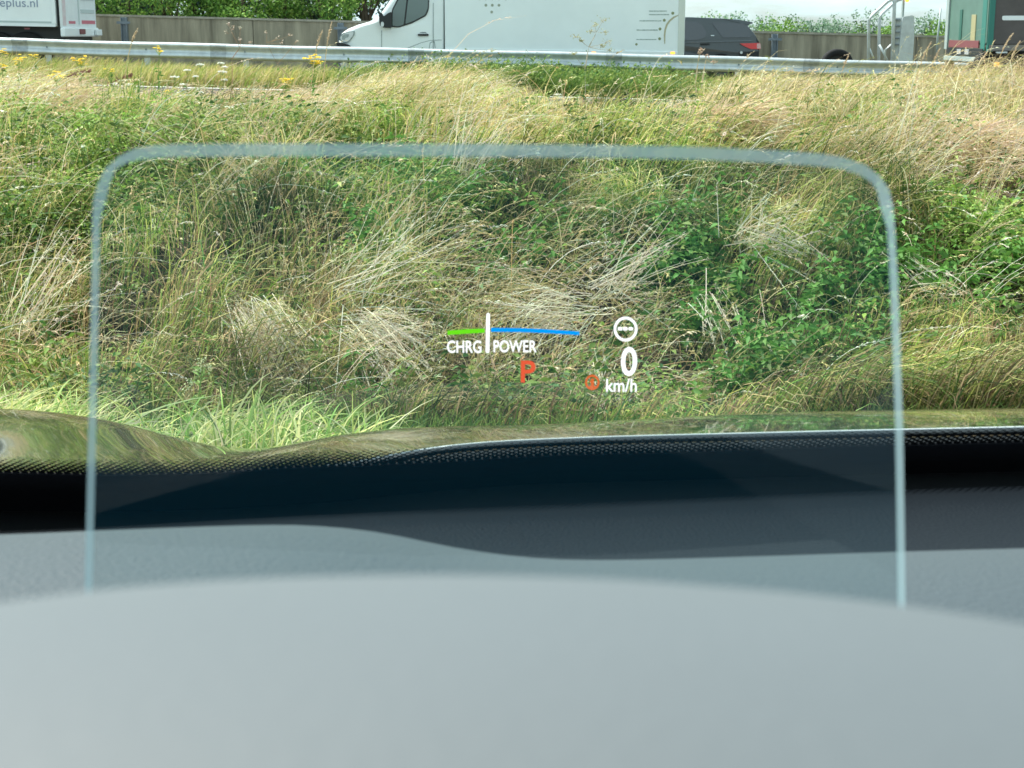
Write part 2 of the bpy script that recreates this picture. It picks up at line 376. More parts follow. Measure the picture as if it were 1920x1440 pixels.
def box_van():
    Y = 33.8; Y1 = Y + 2.1
    root = at(958, 155, Y)
    e = empty('box_van', root, 'white box van with black door mirror driving left behind the guardrail', 'van')
    # cab body: side outline lofted across the width, narrower at the ends for rounded flanks
    side = [(640, 128), (633, 112), (632, 92), (635, 76), (640, 62), (652, 54), (672, 46), (694, 40), (704, 36), (712, 27),
            (724, 10), (738, -10), (752, -28), (766, -38), (784, -43), (832, -45), (832, 128)]
    o2 = poly(side, Y); n = len(o2)
    cx = sum(p[0] for p in o2)/n
    lay = [(0.10, 0, .0), (.03, .5, 0), (0, 1, 0)]
    v = []; f = []
    prof = [(0, .955), (.02, .978), (.06, .99), (.14, 1.0), (1.96, 1.0), (2.04, .99), (2.08, .978), (2.10, .955)]
    zb = min(p[1] for p in o2); xb = max(p[0] for p in o2)
    for (dy, s) in prof:
        for (x, z) in o2:
            v.append((xb + (x-xb)*s, Y+dy, zb + (z-zb)*(s if z > zb+.3 else 1)))
    for i in range(len(prof)-1):
        for k in range(n): f.append((i*n+k, i*n+(k+1)%n, (i+1)*n+(k+1)%n, (i+1)*n+k))
    f.append(tuple(range(n))); f.append(tuple(range(n*(len(prof)-1), n*len(prof)))[::-1])
    body = mesh_obj('cab', v, f, M_white, e)
    # windscreen visible as a dark sliver at the front of the pillar
    g = poly([(714, 27), (737, -8), (752, -26), (745, -10), (726, 18)], Y+.2); bm = bmesh.new(); prism(bm, [(a-.02, b+.01) for a, b in g], Y+.16, Y1-.2); bm_obj('windscreen', bm, M_glass, e)
    # side door with window, handle and gaps
    dp = poly([(716, 60), (728, 54), (744, 54), (760, 49), (803, 33), (806, 20), (808, -30), (812, -30), (812, 122), (716, 122)], Y)
    door = flatpoly('door', [(717, 62), (740, 57), (811, 40), (811, 100), (808, 122), (717, 122)], Y-.001, M_white, e, .012, .03)
    w = flatpoly('window', [(731, 50), (747, 52), (772, 44), (799, 30), (804, 18), (806, -26), (765, -26), (746, -4), (735, 18)], Y-.004, M_black, door, .01, .05)
    flatpoly('front_pane', [(734, 48), (747, 49.5), (757, 46), (762, 2), (763, -22), (748, -2), (737, 19)], Y-.016, M_glass, w, .006, .02)
    flatpoly('rear_pane', [(760, 45), (774, 40), (797, 28), (802, 16), (803.5, -23), (767, -23), (765, 2)], Y-.016, M_glass, w, .006, .03)
    flatpoly('handle', [(783, 63.5), (803, 63.5), (804, 65.5), (803, 67.3), (784, 67.3)], Y-.03, M_black, door, .02, .01)
    flatpoly('handle_cup', [(786, 62), (790, 60), (798, 60), (801, 62.5)], Y-.013, M_seam, door, .004, .01)
    for nm, pts in (('door_gap', [(715, 57), (716, 57), (716, 110), (715, 110)]), ('door_gap', [(811.8, 5), (812.8, 5), (812.8, 118), (811.8, 118)]),
                    ('door_gap', [(831.2, -40), (833, -40), (833, 122), (831.2, 122)]), ('wheel_arch_line', [(762, 90.5), (790, 79.5), (808, 75), (828, 74.5), (828, 75.3), (808, 76), (790, 80.6), (762, 91.8)]),
                    ('fuel_flap', [(804, 92), (806, 80), (811, 77.5), (815, 78), (816.5, 90), (815.8, 90), (814, 79.5), (811, 78.8), (807, 81), (805, 92)])):
        flatpoly(nm, pts, Y-.0135, M_seam, e, .0015)
    hl = flatpoly('headlight', [(636, 70), (643, 62), (652, 59.5), (665, 58), (664, 66), (655, 78), (648, 81), (642, 79), (637, 76)], Y-.002, M_seam, e, .03, .02)
    flatpoly('lens', [(638, 70), (644, 63.5), (653, 60.7), (663.5, 59.5), (662, 66), (654.5, 76.5), (648, 79.5), (643, 78), (639, 75)], Y-.033, M_lens, hl, .008, .03)
    flatpoly('reflector', [(641, 67), (647, 63.8), (655, 63.8), (653, 70), (648, 71), (646, 75), (642, 75)], Y-.042, mat('lamp_reflector', (.28, .33, .34), .2, .6, metal=.6), hl, .002, .02)
    flatpoly('grille', [(632, 79), (640, 80), (648, 82), (655, 84), (659, 89), (640, 90), (633, 90)], Y-.03, M_black, e, .09, .02)
    flatpoly('bumper', [(632, 90), (660, 90), (664, 98), (662, 118), (636, 118)], Y-.02, M_black, e, .09, .04)
    mr = flatpoly('mirror', [(711, 27), (714, 24), (717, 24), (719, 30), (722, 30), (728, 25), (735, 22), (735, 50), (733, 53), (719, 52), (713, 47)], Y-.05, M_black, e, .16, .03)
    disc('indicator', 717, 45.5, 2.9, Y-.215, M_lens, mr, .01, ry=4.6)
    # cargo box
    z0 = P(0, 96.6, Y)[1]; xl = P(834, 50, Y)[0]; xr = P(1282.5, 50, Y)[0]; zt = z0 + 2.55
    sh = -.0137
    bm = bmesh.new(); zc = z0 - sh*xl; box(bm, xl, xr, Y-.03, Y1+.1, zc+.0, zc+2.5, sh)
    cb = bm_obj('cargo_box', bm, M_panel, e, bevel=.02)
    bm = bmesh.new(); box(bm, xl+.02, xr-.12, Y-.05, Y-.031, zc-.01, zc+.065, sh); bm_obj('bottom_rail', bm, M_white, cb, bevel=.006)
    bm = bmesh.new(); box(bm, xr-.13, xr+.008, Y-.056, Y+.06, zc-.075, zc+2.5, sh); bm_obj('rear_corner_post', bm, M_trimw, cb, bevel=.02)
    bm = bmesh.new(); box(bm, xr+.0, xr+.02, Y+.02, Y1+.05, zc+.02, zc+2.45, sh); bm_obj('roller_door', bm, M_panel, cb)
    bm = bmesh.new(); box(bm, xl+.0, xr-.15, Y+.06, Y1, zc-.5, zc-.01, sh); bm_obj('chassis', bm, M_black, e)
    for px in (1113, 1261):
        flatpoly('marker_lamp', [(px-4.5, 97), (px+4.5, 97), (px+4.5, 101.5), (px-4.5, 101.5)], Y-.03, M_orange, e, .02, .02)
    YB = Y - .0315
    for (px, py) in [(911, 9.8), (923, 9.8), (935.5, 9.8), (922, 22.5), (899, -2.5), (911, -2.5), (923, -2.5), (936, -2.5), (948, -2.5),
                     (893, -15), (906, -15), (918, -15), (931, -15), (944, -15), (956, -15)]:
        disc('dot_marking', px, py, 2.5, YB, M_dotm, cb, .002)
    for (px, py, r) in [(1261.5, 24.7, 2.7), (1245.5, 38, 2.6), (1237.5, 54.3, 2.6), (1236.8, 72.7, 2.6), (1193.3, 83, 2.2)]:
        disc('dot_marking', px, py, r, YB, M_olive, cb, .002)
    arc = [(1272, 27.5), (1262, 31.5), (1254, 38), (1248.5, 46), (1245.5, 56), (1244.5, 66), (1245.5, 82)]
    arc2 = [(1247, 82), (1247.6, 66), (1248.8, 56), (1252, 47), (1257, 40), (1264, 34), (1272.5, 29)]
    flatpoly('arc_marking', arc + arc2, YB, M_gold, cb, .002)
    # rows of small print beside the dots: too small in the photo for the letters to be read
    for (x0, x1, y) in [(1217, 1250, 20.8), (1217, 1254.5, 27.3), (1199, 1240, 39), (1193.5, 1233, 56.3), (1193, 1231, 74)]:
        x = x0; k = 0; rr = random.Random(int(y*10))
        bm = bmesh.new()
        while x < x1:
            wd = rr.uniform(3, 7); xe = min(x+wd, x1); hgt = rr.uniform(.75, 1.1)
            prism(bm, poly([(x, y+hgt), (xe, y+hgt), (xe, y-hgt), (x, y-hgt)], YB), YB-.002, YB); x = xe + .5
        bm_obj('small_print', bm, M_grey, cb)
    for px in (672, 1160): 
        c = at(px, 135, Y); wheel(c.x, Y+.02, Y+.26, c.z+.05, .34, e)
M_trimw = mat('off_white_trim', (.66, .68, .62), .4, .4)
M_dotm = mat('sage_marking', (.36, .39, .31), .5, .3)
box_van()

def suv():
    Y = 38.0 - 1.2; Y1 = Y + 1.9
    e = empty('dark_suv', at(1290, 140, Y), 'dark grey tall car with red tail lamp half hidden behind the white van', 'car')
    out = [(1130, 128), (1130, 90), (1140, 78), (1175, 72), (1195, 50), (1215, 36), (1240, 32), (1300, 31.5), (1360, 34), (1388, 38), (1407, 42), (1411.5, 44),
           (1405, 48), (1410, 54), (1419, 66), (1425, 78), (1426, 90), (1425, 104), (1424, 128)]
    o2 = poly(out, Y); n = len(o2); cx = (o2[0][0]+o2[-1][0])/2; zb = P(0, 78, Y)[1]
    prof = [(0, 0), (.05, .35), (.18, .8), (.4, 1), (1.5, 1), (1.72, .8), (1.85, .35), (1.9, 0)]
    # the cabin leans inwards above the belt line
    v = []; f = []
    for (dy, s) in prof:
        for (x, z) in o2:
            up = max(0, min(1, (z-zb)/.6)); inw = .18*up*(1 if dy < .95 else -1)*(1-abs(2*(dy/1.9)-1)*0)
            k = .985 + .015*s
            v.append((cx+(x-cx)*k, Y+dy + (.18*up*(1-2*dy/1.9)), zb+(z-zb)*k))
    for i in range(len(prof)-1):
        for k in range(n): f.append((i*n+k, i*n+(k+1)%n, (i+1)*n+(k+1)%n, (i+1)*n+k))
    f.append(tuple(range(n))); f.append(tuple(range(n*(len(prof)-1), n*len(prof)))[::-1])
    mesh_obj('body', v, f, M_suv, e)
    def lean(name, pts, m, par, off=.012, r=.03):
        pp = rounded(poly(pts, Y), r); bm = bmesh.new()
        a = [bm.verts.new((x, Y - off + .18*max(0, min(1, (z-zb)/.6)), z)) for x, z in pp]
        b = [bm.verts.new((x, Y + .05 + .18*max(0, min(1, (z-zb)/.6)), z)) for x, z in pp]
        bm.faces.new(a); bm.faces.new(b[::-1]); q = len(pp)
        for i in range(q): bm.faces.new((a[i], b[i], b[(i+1)%q], a[(i+1)%q]))
        return bm_obj(name, bm, m, par)
    lean('side_window', [(1215, 41), (1311, 40.5), (1318, 48), (1326, 62), (1322, 70), (1309, 75), (1215, 76)], M_dglass, e)
    lean('rear_side_window', [(1335, 41.5), (1394, 43.5), (1404, 49), (1408, 70), (1356, 70.5), (1349, 62)], M_dglass, e)
    lean('shoulder_highlight', [(1260, 79), (1408, 75.5), (1412, 77), (1260, 81.5)], mat('dark_highlight_paint', (.085, .10, .115), .3, .5, coat=.6), e, .01, .01)  # lighter strip paints the highlight along the body's shoulder crease
    lean('door_handle', [(1313, 81.5), (1330, 81), (1331, 84), (1314, 84.5)], M_black, e, .03, .01)
    lean('badge', [(1333, 65.8), (1339.5, 65.8), (1339, 67.6), (1333.5, 67.6)], M_trim, e, .016, .004)
    tl = lean('tail_lamp', [(1386.5, 81.5), (1424, 80.5), (1425.5, 92), (1408, 92), (1396, 87)], M_redlens, e, .02, .01)
    lean('clear_strip', [(1419, 81.5), (1425.5, 81.5), (1426.3, 91), (1419, 91)], M_pinkl, tl, .024, .005)
    lean('spoiler', [(1352, 34.2), (1388, 37), (1413, 41.5), (1412.5, 44.5), (1404, 46), (1380, 41)], M_suv, e, .01, .01)
    lean('roof_rail', [(1285, 31.8), (1296, 31.6), (1299, 33), (1296, 34), (1286, 34)], M_trim, e, -.02, .005)
    lean('roof_rail', [(1376, 34), (1391, 36), (1391, 37.5), (1376, 36)], M_trim, e, -.02, .005)
    lean('bumper', [(1384, 97), (1423, 96), (1422, 125), (1392, 125)], M_black, e, .02, .03)
    disc('exhaust_reflector', 1390, 98.5, 2.5, Y-.02, M_trim, e, .006)
    c = at(1352, 128, Y); wheel(c.x, Y+.0, Y+.25, c.z-.02, .37, e)
M_pinkl = mat('pale_red_lens', (.72, .42, .42), .2, .5, coat=.8)
suv()

def left_truck():
    Y = 34.2
    e = empty('white_truck', at(60, 150, Y), 'white curtain sided truck with grey lettering cut by the left edge of the photo', 'truck')
    ang = radians(3.0)
    xr = P(105, 40, Y)[0]; zb = P(60, 49.5, Y)[1] + .0
    sh = -.02
    c = zb - sh*xr + .0
    bm = bmesh.new(); box(bm, xr-13.4, xr, Y, Y+2.9, c, c+2.75, sh); bx = bm_obj('curtain_body', bm, M_white, e, bevel=.02)
    bm = bmesh.new(); box(bm, xr-13.38, xr-.01, Y-.025, Y-.002, c-.01, c+.045, sh); bm_obj('bottom_rail', bm, M_white, bx)
    bm = bmesh.new(); box(bm, xr-13.38, xr-.1, Y-.012, Y-.002, c+.06, c+.10, sh); bm_obj('rail_groove', bm, M_seam2, bx)
    bm = bmesh.new(); box(bm, xr-.085, xr+.004, Y-.02, Y-.002, c+.05, c+2.7, sh); bm_obj('corner_post', bm, M_white, bx, bevel=.01)
    # black gap, then the rear doors seen at an angle
    xd = P(112, 40, Y)[0]
    bm = bmesh.new(); box(bm, xr+.006, xd-.006, Y+.1, Y+2.6, c-.05, c+2.7, sh); bm_obj('door_gap', bm, M_black, e)
    def rear(y0, y1, z0, z1, px0, th, m, nm, par, bev=0):
        # slanted rear face: x grows a little towards the far side
        bm = bmesh.new(); f = lambda y: xd + (y-Y)*.01
        vs = []
        for z in (z0, z1):
            for (y, dx) in ((y0, 0), (y1, 0), (y1, th), (y0, th)): vs.append(bm.verts.new((f(y)+dx+px0, y, c+z+sh*xd)))
        for q in ((0,1,2,3),(7,6,5,4),(0,4,5,1),(1,5,6,2),(2,6,7,3),(3,7,4,0)): bm.faces.new([vs[i] for i in q])
        return bm_obj(nm, bm, m, par, bevel=bev)
    dr = rear(Y, Y+2.7, -.02, 2.7, -.0, .05, M_offw, 'rear_door', e, .01)
    rear(Y+.06, Y+.30, .02, 2.6, .0501, .004, M_pinkp, 'reflective_tape', dr)
    rear(Y+1.25, Y+1.33, .05, 2.6, .0501, .01, M_seam2, 'door_seam', dr)
    rear(Y+1.5, Y+2.6, .06, .14, .0501, .004, M_pinkp2, 'red_stripe', dr); rear(Y+.5, Y+1.0, .06, .12, .0501, .004, M_pinkp2, 'red_stripe', dr)
    for k in range(5): rear(Y+1.45, Y+2.55, .3+k*.28, .38+k*.28, .0501, .012, M_seam2, 'door_rib', dr)
    rear(Y-.02, Y+2.7, -.22, -.02, .0, .10, M_white, 'underrun_bar', e, .03)
    rear(Y+1.1, Y+1.5, -.16, -.05, .1, .03, M_redpaint, 'tail_lamp', e, .01)
    rear(Y+2.3, Y+2.72, -.2, -.06, .105, .07, M_offw, 'folded_tail_lift', e, .02)
    bm = bmesh.new(); box(bm, xr-13, xr+.1, Y+.3, Y+2.5, c-.55, c-.012, sh); bm_obj('chassis', bm, M_black, e)
    zz = P(48, 53.5, Y)[1]
    flatpoly('side_marker', [(46, 52), (56, 52), (56, 55), (46, 55)], Y-.0, M_redpaint, e, .02, .01)
    for px in (-110, -10, 45): 
        q = at(px, 95, Y); wheel(q.x, Y+.15, Y+.5, q.z-.1, .5, e)
    o = P(-11, 13.3, Y-.003)
    h = 15.8/FPX*Y
    text_mesh('lettering', 'keplus.nl', 80/FPX*Y, h*1.28, (o[0], Y-.004, P(0, 17.7, Y)[1]), M_bluegrey, bx, .004, shear=-.012, depth=.002, spacing=1.02)
M_seam2 = mat('pale_grey_seam', (.48, .54, .53), .5, .3)
M_offw = mat('greyish_white_panel', (.74, .76, .76), .45, .4, var=.08, vscale=4)
M_pinkp = mat('pink_chequer_tape', (.62, .44, .46), .5, .3, vscale=9, col2=(.66, .62, .62))
M_pinkp2 = mat('red_tape', (.55, .16, .2), .5, .3)
left_truck()

M_galvd = mat('grey_steel_post', (.36, .43, .42), .5, .4, metal=.2)
def green_truck():
    Y = 27.6
    e = empty('green_truck', at(1890, 165, Y), 'green and brown grey truck leaving the photo at the right edge', 'truck')
    xe = P(1857, 40, Y)[0]; zb = P(1880, 84, Y)[1]; D = 2.5; zt = zb + 2.7
    bm = bmesh.new(); box(bm, xe, xe+6.8, Y, Y+D, zb, zt); bd = bm_obj('tarpaulin_body', bm, M_tarp, e, bevel=.02)
    bm = bmesh.new(); box(bm, xe-.03, xe+.07, Y-.02, Y+.06, zb-.12, zt); bm_obj('corner_pillar', bm, M_teal, e, bevel=.01)
    bm = bmesh.new(); box(bm, xe-.045, xe-.003, Y+.0, Y+D, zb+.02, zt); rd = bm_obj('rear_door', bm, M_green, e, bevel=.005)
    def rr(nm, ya, yb, za, zb2, m, th=.012, par=None):
        bm = bmesh.new(); box(bm, xe-.046-th, xe-.046, Y+ya*D, Y+yb*D, zb+za, zb+zb2); return bm_obj(nm, bm, m, par or rd, bevel=.003)
    rr('locking_bar', .62, .68, .05, .62, M_dgreen); rr('yellow_panel', .27, .38, .06, .52, M_yellow); rr('hinge_stripe', .03, .13, -.1, 2.6, M_teal, .006)
    rr('red_band', .16, .92, -.06, .07, M_redpaint, .02, e)
    rr('lamp_board', .05, .98, -.2, -.07, M_black, .02, e); rr('bumper_bar', .02, 1.0, -.30, -.22, M_galvd, .05, e)
    rr('round_lamp', .38, .48, -.18, -.09, M_lens, .03, e); rr('round_lamp', .58, .68, -.18, -.09, M_lens, .03, e)
    rr('far_edge_post', .96, 1.03, -.1, 2.6, M_galvd, .03, e)
    flatpoly('white_stripe', [(1879, 29.5), (2050, 29), (2050, 37.5), (1879, 38)], Y-.003, M_white, bd, .004, .03)
    bm = bmesh.new(); box(bm, xe, xe+6.8, Y-.03, Y+.05, zb-.1, zb-.004); bm_obj('side_rail', bm, mat('dusty_rail', (.2, .18, .17), .6, .3), e)
    bm = bmesh.new(); box(bm, xe+.3, xe+6.6, Y+.3, Y+D-.3, zb-.5, zb-.11); bm_obj('chassis', bm, M_black, e)
    for px in (1880, 1995): 
        q = at(px, 130, Y); wheel(q.x, Y+.05, Y+.38, q.z-.02, .45, e)
    flatpoly('marker_lamp', [(1863.5, 117), (1873, 117), (1873, 125), (1863.5, 125)], Y-.04, M_orange, e, .03, .01)
    flatpoly('mudguard_bracket', [(1866, 97), (1888, 96.5), (1888, 99.5), (1868, 100)], Y-.04, M_trim, e, .03, .01)
green_truck()

def stair():
    Y = 34.0
    e = empty('steel_stair', at(1665, 150, Y), 'grey galvanised steel steps with slanted double handrail and tall side plate', 'stair')
    def tb(nm, pts, r, y=Y): 
        bm = bmesh.new(); tube(bm, [at(a, b, y) for a, b in pts], r, 10); return bm_obj(nm, bm, M_galvp, e, True)
    tb('handrail', [(1628, 150), (1629, 38), (1634, 30), (1664, 3), (1672, -1), (1690, -3)], .034)
    tb('handrail', [(1647, 150), (1649, 34), (1653, 26), (1677, 5), (1684, 0), (1696, -3)], .034, Y+.4)
    tb('upright', [(1672, 150), (1677, 5), (1678, -40)], .042)
    tb('brace', [(1629, 88), (1638, 110)], .02); tb('brace', [(1649, 84), (1664, 114)], .022)
    tb('brace', [(1670, 84), (1660, 94), (1659, 112)], .02)
    flatpoly('side_plate', [(1692, 32), (1709, 28.5), (1713.5, 30), (1714, 60), (1710, 125), (1683, 125), (1686, 80)], Y+.02, M_galvp, e, .03, .02)
    flatpoly('stringer', [(1674, 34), (1691, 33), (1686, 125), (1671, 125)], Y+.06, M_galvp, e, .03, .01)
    for i in range(5):
        y = 36 + i*11.6; x = 1684 - i*.8
        bm = bmesh.new(); a = at(x-4, y, Y); b = at(x+4.5, y+1.6, Y)
        box(bm, a.x, b.x, Y-.03, Y+.02, b.z-.012, a.z); bm_obj('step', bm, M_postm, e)
    bm = bmesh.new(); a = at(1693.5, 34, Y); b = at(1702, -60, Y); box(bm, a.x, b.x, Y+.1, Y+.2, a.z, b.z); bm_obj('lamp_post', bm, M_galvd, e)
    disc('amber_lamp', 1700.5, .5, 3.2, Y+.05, M_orange, e, .04)
M_galvp = mat('pale_galvanised_steel', (.60, .66, .68), .5, .4, metal=.15, var=.15, vscale=8)
stair()
# black tyre that shows above the rail
def loose_tyre():
    Y = 34.5; c = at(1571, 122, Y); R = .345
    e = empty('tyre', (c.x, Y, c.z-R), 'black tyre whose round top shows above the guardrail before the wall', 'tyre')
    bm = bmesh.new(); n = 40; pr = [(.0, R*.6), (.0, R*.9), (.03, R), (.22, R), (.25, R*.9), (.25, R*.6)]
    rings = [[bm.verts.new((c.x+r*cos(2*pi*k/n), Y+dy, c.z+r*sin(2*pi*k/n))) for k in range(n)] for dy, r in pr]
    for i in range(len(rings)):
        a = rings[i]; b = rings[(i+1) % len(rings)]
        for k in range(n): bm.faces.new((a[k], a[(k+1)%n], b[(k+1)%n], b[k]))
    bm_obj('tread', bm, M_tyre, e, True)
    bm = bmesh.new(); cyl_y(bm, c.x, Y+.05, Y+.12, c.z, R*.6, 24); bm_obj('wheel_rim', bm, M_black, e)
loose_tyre()
def pole():
    Y = 31.0
    bm = bmesh.new(); tube(bm, [at(1779, 165, Y), at(1781, 100, Y), at(1785, 0, Y), at(1788, -90, Y)], .085, 14)
    e = tag(bm_obj('lamp_pole', bm, M_tan, None, True), 'thick tan pole rising out of the frame beside the green truck', 'pole')
    bm = bmesh.new(); tube(bm, [at(1756, 118, Y+4), at(1758, 70, Y+4), at(1764, 16, Y+4)], .024, 8, .02)
    tag(bm_obj('marker_post', bm, M_galvd, None, True), 'thin grey leaning marker post left of the tan pole', 'post')
pole()

# ------------------------------------------------------------------ vegetation
class Veg:
    def __init__(s): s.v = []; s.f = []; s.c = []; s.n = 0; s.t = []
    def add(s, v, quads, col):
        s.v.append(v.reshape(-1, 3)); s.f.append(quads.reshape(-1, 4) + s.n); s.c.append(col.reshape(-1, 3)); s.n += v.reshape(-1, 3).shape[0]
    def build(s, name, m, parent=None):
        v = np.concatenate(s.v); f = np.concatenate(s.f); c = np.concatenate(s.c)
        me = bpy.data.meshes.new(name); me.vertices.add(len(v)); me.vertices.foreach_set('co', v.ravel().astype('f'))
        me.loops.add(len(f)*4); me.loops.foreach_set('vertex_index', f.ravel().astype('i'))
        me.polygons.add(len(f)); me.polygons.foreach_set('loop_start', np.arange(len(f), dtype='i')*4)
        me.polygons.foreach_set('use_smooth', np.ones(len(f), bool))
        a = me.color_attributes.new('Col', 'FLOAT_COLOR', 'POINT')
        a.data.foreach_set('color', np.concatenate([c, np.ones((len(c), 1))], 1).ravel().astype('f'))
        me.update(calc_edges=True); me.validate(); me.materials.append(m)
        return link(name, me, parent)
def norm(a): return a/np.maximum(np.linalg.norm(a, axis=-1, keepdims=True), 1e-9)
def bez(P0, P1, P2, t):
    t = np.asarray(t)[..., None]
    return (1-t)**2*P0 + 2*t*(1-t)*P1 + t*t*P2
def blades(V, P0, P1, P2, w, col, segs=4, pw=1.4, tipcol=None):
    """curved ribbons that taper to the tip"""
    n = len(P0); t = np.linspace(0, 1, segs+1)
    pos = bez(P0[:, None], P1[:, None], P2[:, None], np.broadcast_to(t, (n, segs+1)))
    tan = norm(P2 - P0); r = rng.normal(size=(n, 3)); r[:, 1] *= 1.6; side = norm(np.cross(tan, r))
    ww = (np.asarray(w).reshape(-1, 1)*(1 - t[None]**pw*.93)*.5)[..., None]
    L = pos - side[:, None]*ww; R = pos + side[:, None]*ww
    v = np.stack([L, R], 2)                               # n, segs+1, 2, 3
    base = (np.arange(n)*(segs+1)*2)[:, None]; k = np.arange(segs)[None]*2
    q = np.stack([base+k, base+k+1, base+k+3, base+k+2], -1)
    if tipcol is None: c = np.broadcast_to(col[:, None, None], v.shape)
    else: c = col[:, None, None]*(1-t)[None, :, None, None] + tipcol[:, None, None]*t[None, :, None, None]
    V.add(v, q, np.ascontiguousarray(np.broadcast_to(c, v.shape)))
def leaves(V, P, D, L, wr, col, N=None):
    """pointed leaves: two quads folded along the midrib"""
    n = len(P); D = norm(D); N = norm(rng.normal(size=(n, 3)) + np.array([0, -.5, .9])) if N is None else N
    Sd = norm(np.cross(D, N)); Nn = np.cross(Sd, D); L = np.asarray(L).reshape(-1, 1); w = L*wr
    dr = np.array([0, 0, -1.])
    b = P; m = P + D*L*.5 + Nn*L*.05; tip = P + D*L + dr*L*.15
    l = P + D*L*.42 + Sd*w*.5 + Nn*L*.12; r = P + D*L*.42 - Sd*w*.5 + Nn*L*.12
    v = np.stack([b, l, tip, m, r], 1); base = (np.arange(n)*5)[:, None]
    q = np.concatenate([base+np.array([[0, 3, 2, 1]]), base+np.array([[0, 4, 2, 3]])], 1)
    V.add(v, q, np.ascontiguousarray(np.broadcast_to(col[:, None], v.shape)))
def jit(base, n, a=.25, hue=.10):
    b = np.asarray(base)[None]*(1 + rng.uniform(-a, a, (n, 1)))*(1 + rng.uniform(-hue, hue, (n, 3))); return np.clip(b, .005, .95)
def pick(cols, n, p=None, a=.25):
    i = rng.choice(len(cols), n, p=p); c = np.array(cols)[i]; return np.clip(c*(1+rng.uniform(-a, a, (n, 1)))*(1+rng.uniform(-.08, .08, (n, 3))), .005, .95)
GREENS = [(.15, .25, .045), (.21, .31, .06), (.08, .16, .035), (.29, .36, .10), (.11, .22, .07)]
BRIGHT = [(.30, .46, .09), (.44, .55, .18), (.24, .40, .07), (.56, .58, .27)]
YGRASS = [(.38, .41, .11), (.50, .47, .16), (.28, .36, .08), (.54, .47, .20)]
STRAW = [(.66, .52, .27), (.74, .62, .36), (.54, .40, .20), (.70, .51, .30), (.62, .54, .25)]
PALE = [(.82, .73, .55), (.76, .65, .46), (.86, .80, .66)]
BROWN = [(.30, .20, .11), (.38, .27, .16), (.22, .14, .09)]

# patches given by where their middle lies on the real slope
def wpatch(px, py, rx, ry, s):
    c = ground_at(px, py); a = ground_at(px, min(py+ry, 806)); b = ground_at(px, max(py-ry, 200))
    return (c.x, c.y, rx/FPX*c.y, max(.12, (b.y-a.y)/2), s)
def field(x, y, pl, base):
    v = np.full(x.shape, float(base))
    for (cx, cy, rx, ry, s) in pl:
        g = np.exp(-(((x-cx)/rx)**2 + ((y-cy)/ry)**2)); v = v*(1-g) + s*g
    return v
PD = [wpatch(*a) for a in [(430, 440, 230, 60, .9), (120, 430, 120, 60, .95), (650, 500, 230, 45, .9), (560, 640, 150, 60, .85), (1000, 570, 130, 35, .95),
      (1480, 430, 120, 60, .95), (1470, 350, 110, 30, .8), (1010, 360, 160, 40, .6), (60, 340, 60, 30, .9), (1760, 350, 200, 50, .9), (60, 540, 120, 60, .6), (1350, 700, 120, 50, .6),
      (850, 700, 120, 60, .5), (1080, 500, 130, 30, .8), (1050, 240, 400, 30, .8), (760, 380, 140, 60, .12), (1250, 350, 110, 60, .1), (1750, 420, 130, 30, .15), (1830, 570, 150, 60, .1), (1430, 560, 160, 70, .1), (60, 250, 200, 25, .5), (350, 265, 260, 30, .15)]]
PDEN = [wpatch(*a) for a in [(760, 700, 700, 62, .45), (215, 640, 60, 70, .10), (820, 480, 130, 22, .25), (1840, 560, 110, 45, .35), (1470, 650, 90, 60, .35), (760, 745, 140, 40, .2), (480, 590, 70, 30, .35), (640, 480, 60, 18, .35),
      (1080, 600, 70, 25, .3), (1380, 500, 90, 20, .3), (90, 520, 60, 20, .35), (1000, 690, 70, 45, .4)]]

def scatter(n, y0, y1, half=.40, pad=.3, pw=1.0):
    y = y0 + (y1-y0)*rng.random(n)**pw; x = (rng.random(n)*2-1)*(half*y*.90+pad); return x, y

# --- bank: leaves of nettles and herbs
V = Veg()
def herb_layer(n, y0, y1, size, cols, hgt, thr):
    x, y = scatter(n, y0, y1)
    d = field(x, y, PDEN, 1.0); s = field(x, y, PD, .26); cl = fbm(x+5, y, 2.2, 2)
    keep = (rng.random(n) < d) & (rng.random(n) > s*.8) & (rng.random(n) < .55+1.5*cl+thr)
    x, y = x[keep], y[keep]; m = len(x); z = ground(x, y)
    h = hgt*(.15+.85*rng.random(m))*(1+1.6*fbm(x-3, y, 1.7, 2)).clip(.25, 2)
    P0 = np.stack([x, y - .3*h, z+h], -1)
    a = rng.uniform(0, 2*pi, m); D = np.stack([np.cos(a), np.sin(a)-.35, rng.uniform(-.5, .35, m)], -1)
    tone = (1 + 1.5*fbm(x, y+7, 1.1, 3)).clip(.4, 1.8)[:, None]
    leaves(V, P0, D, size*rng.uniform(.5, 1.3, m), rng.uniform(.26, .50, m)[:, None], (pick(cols, m)*tone).clip(.01, .9))
herb_layer(42000, 6.5, 10.6, .050, GREENS, .26, .15)
herb_layer(36000, 6.5, 10.8, .034, GREENS, .22, .1)
herb_layer(26000, 9.3, 13, .045, GREENS+BRIGHT[:1], .20, -.15)
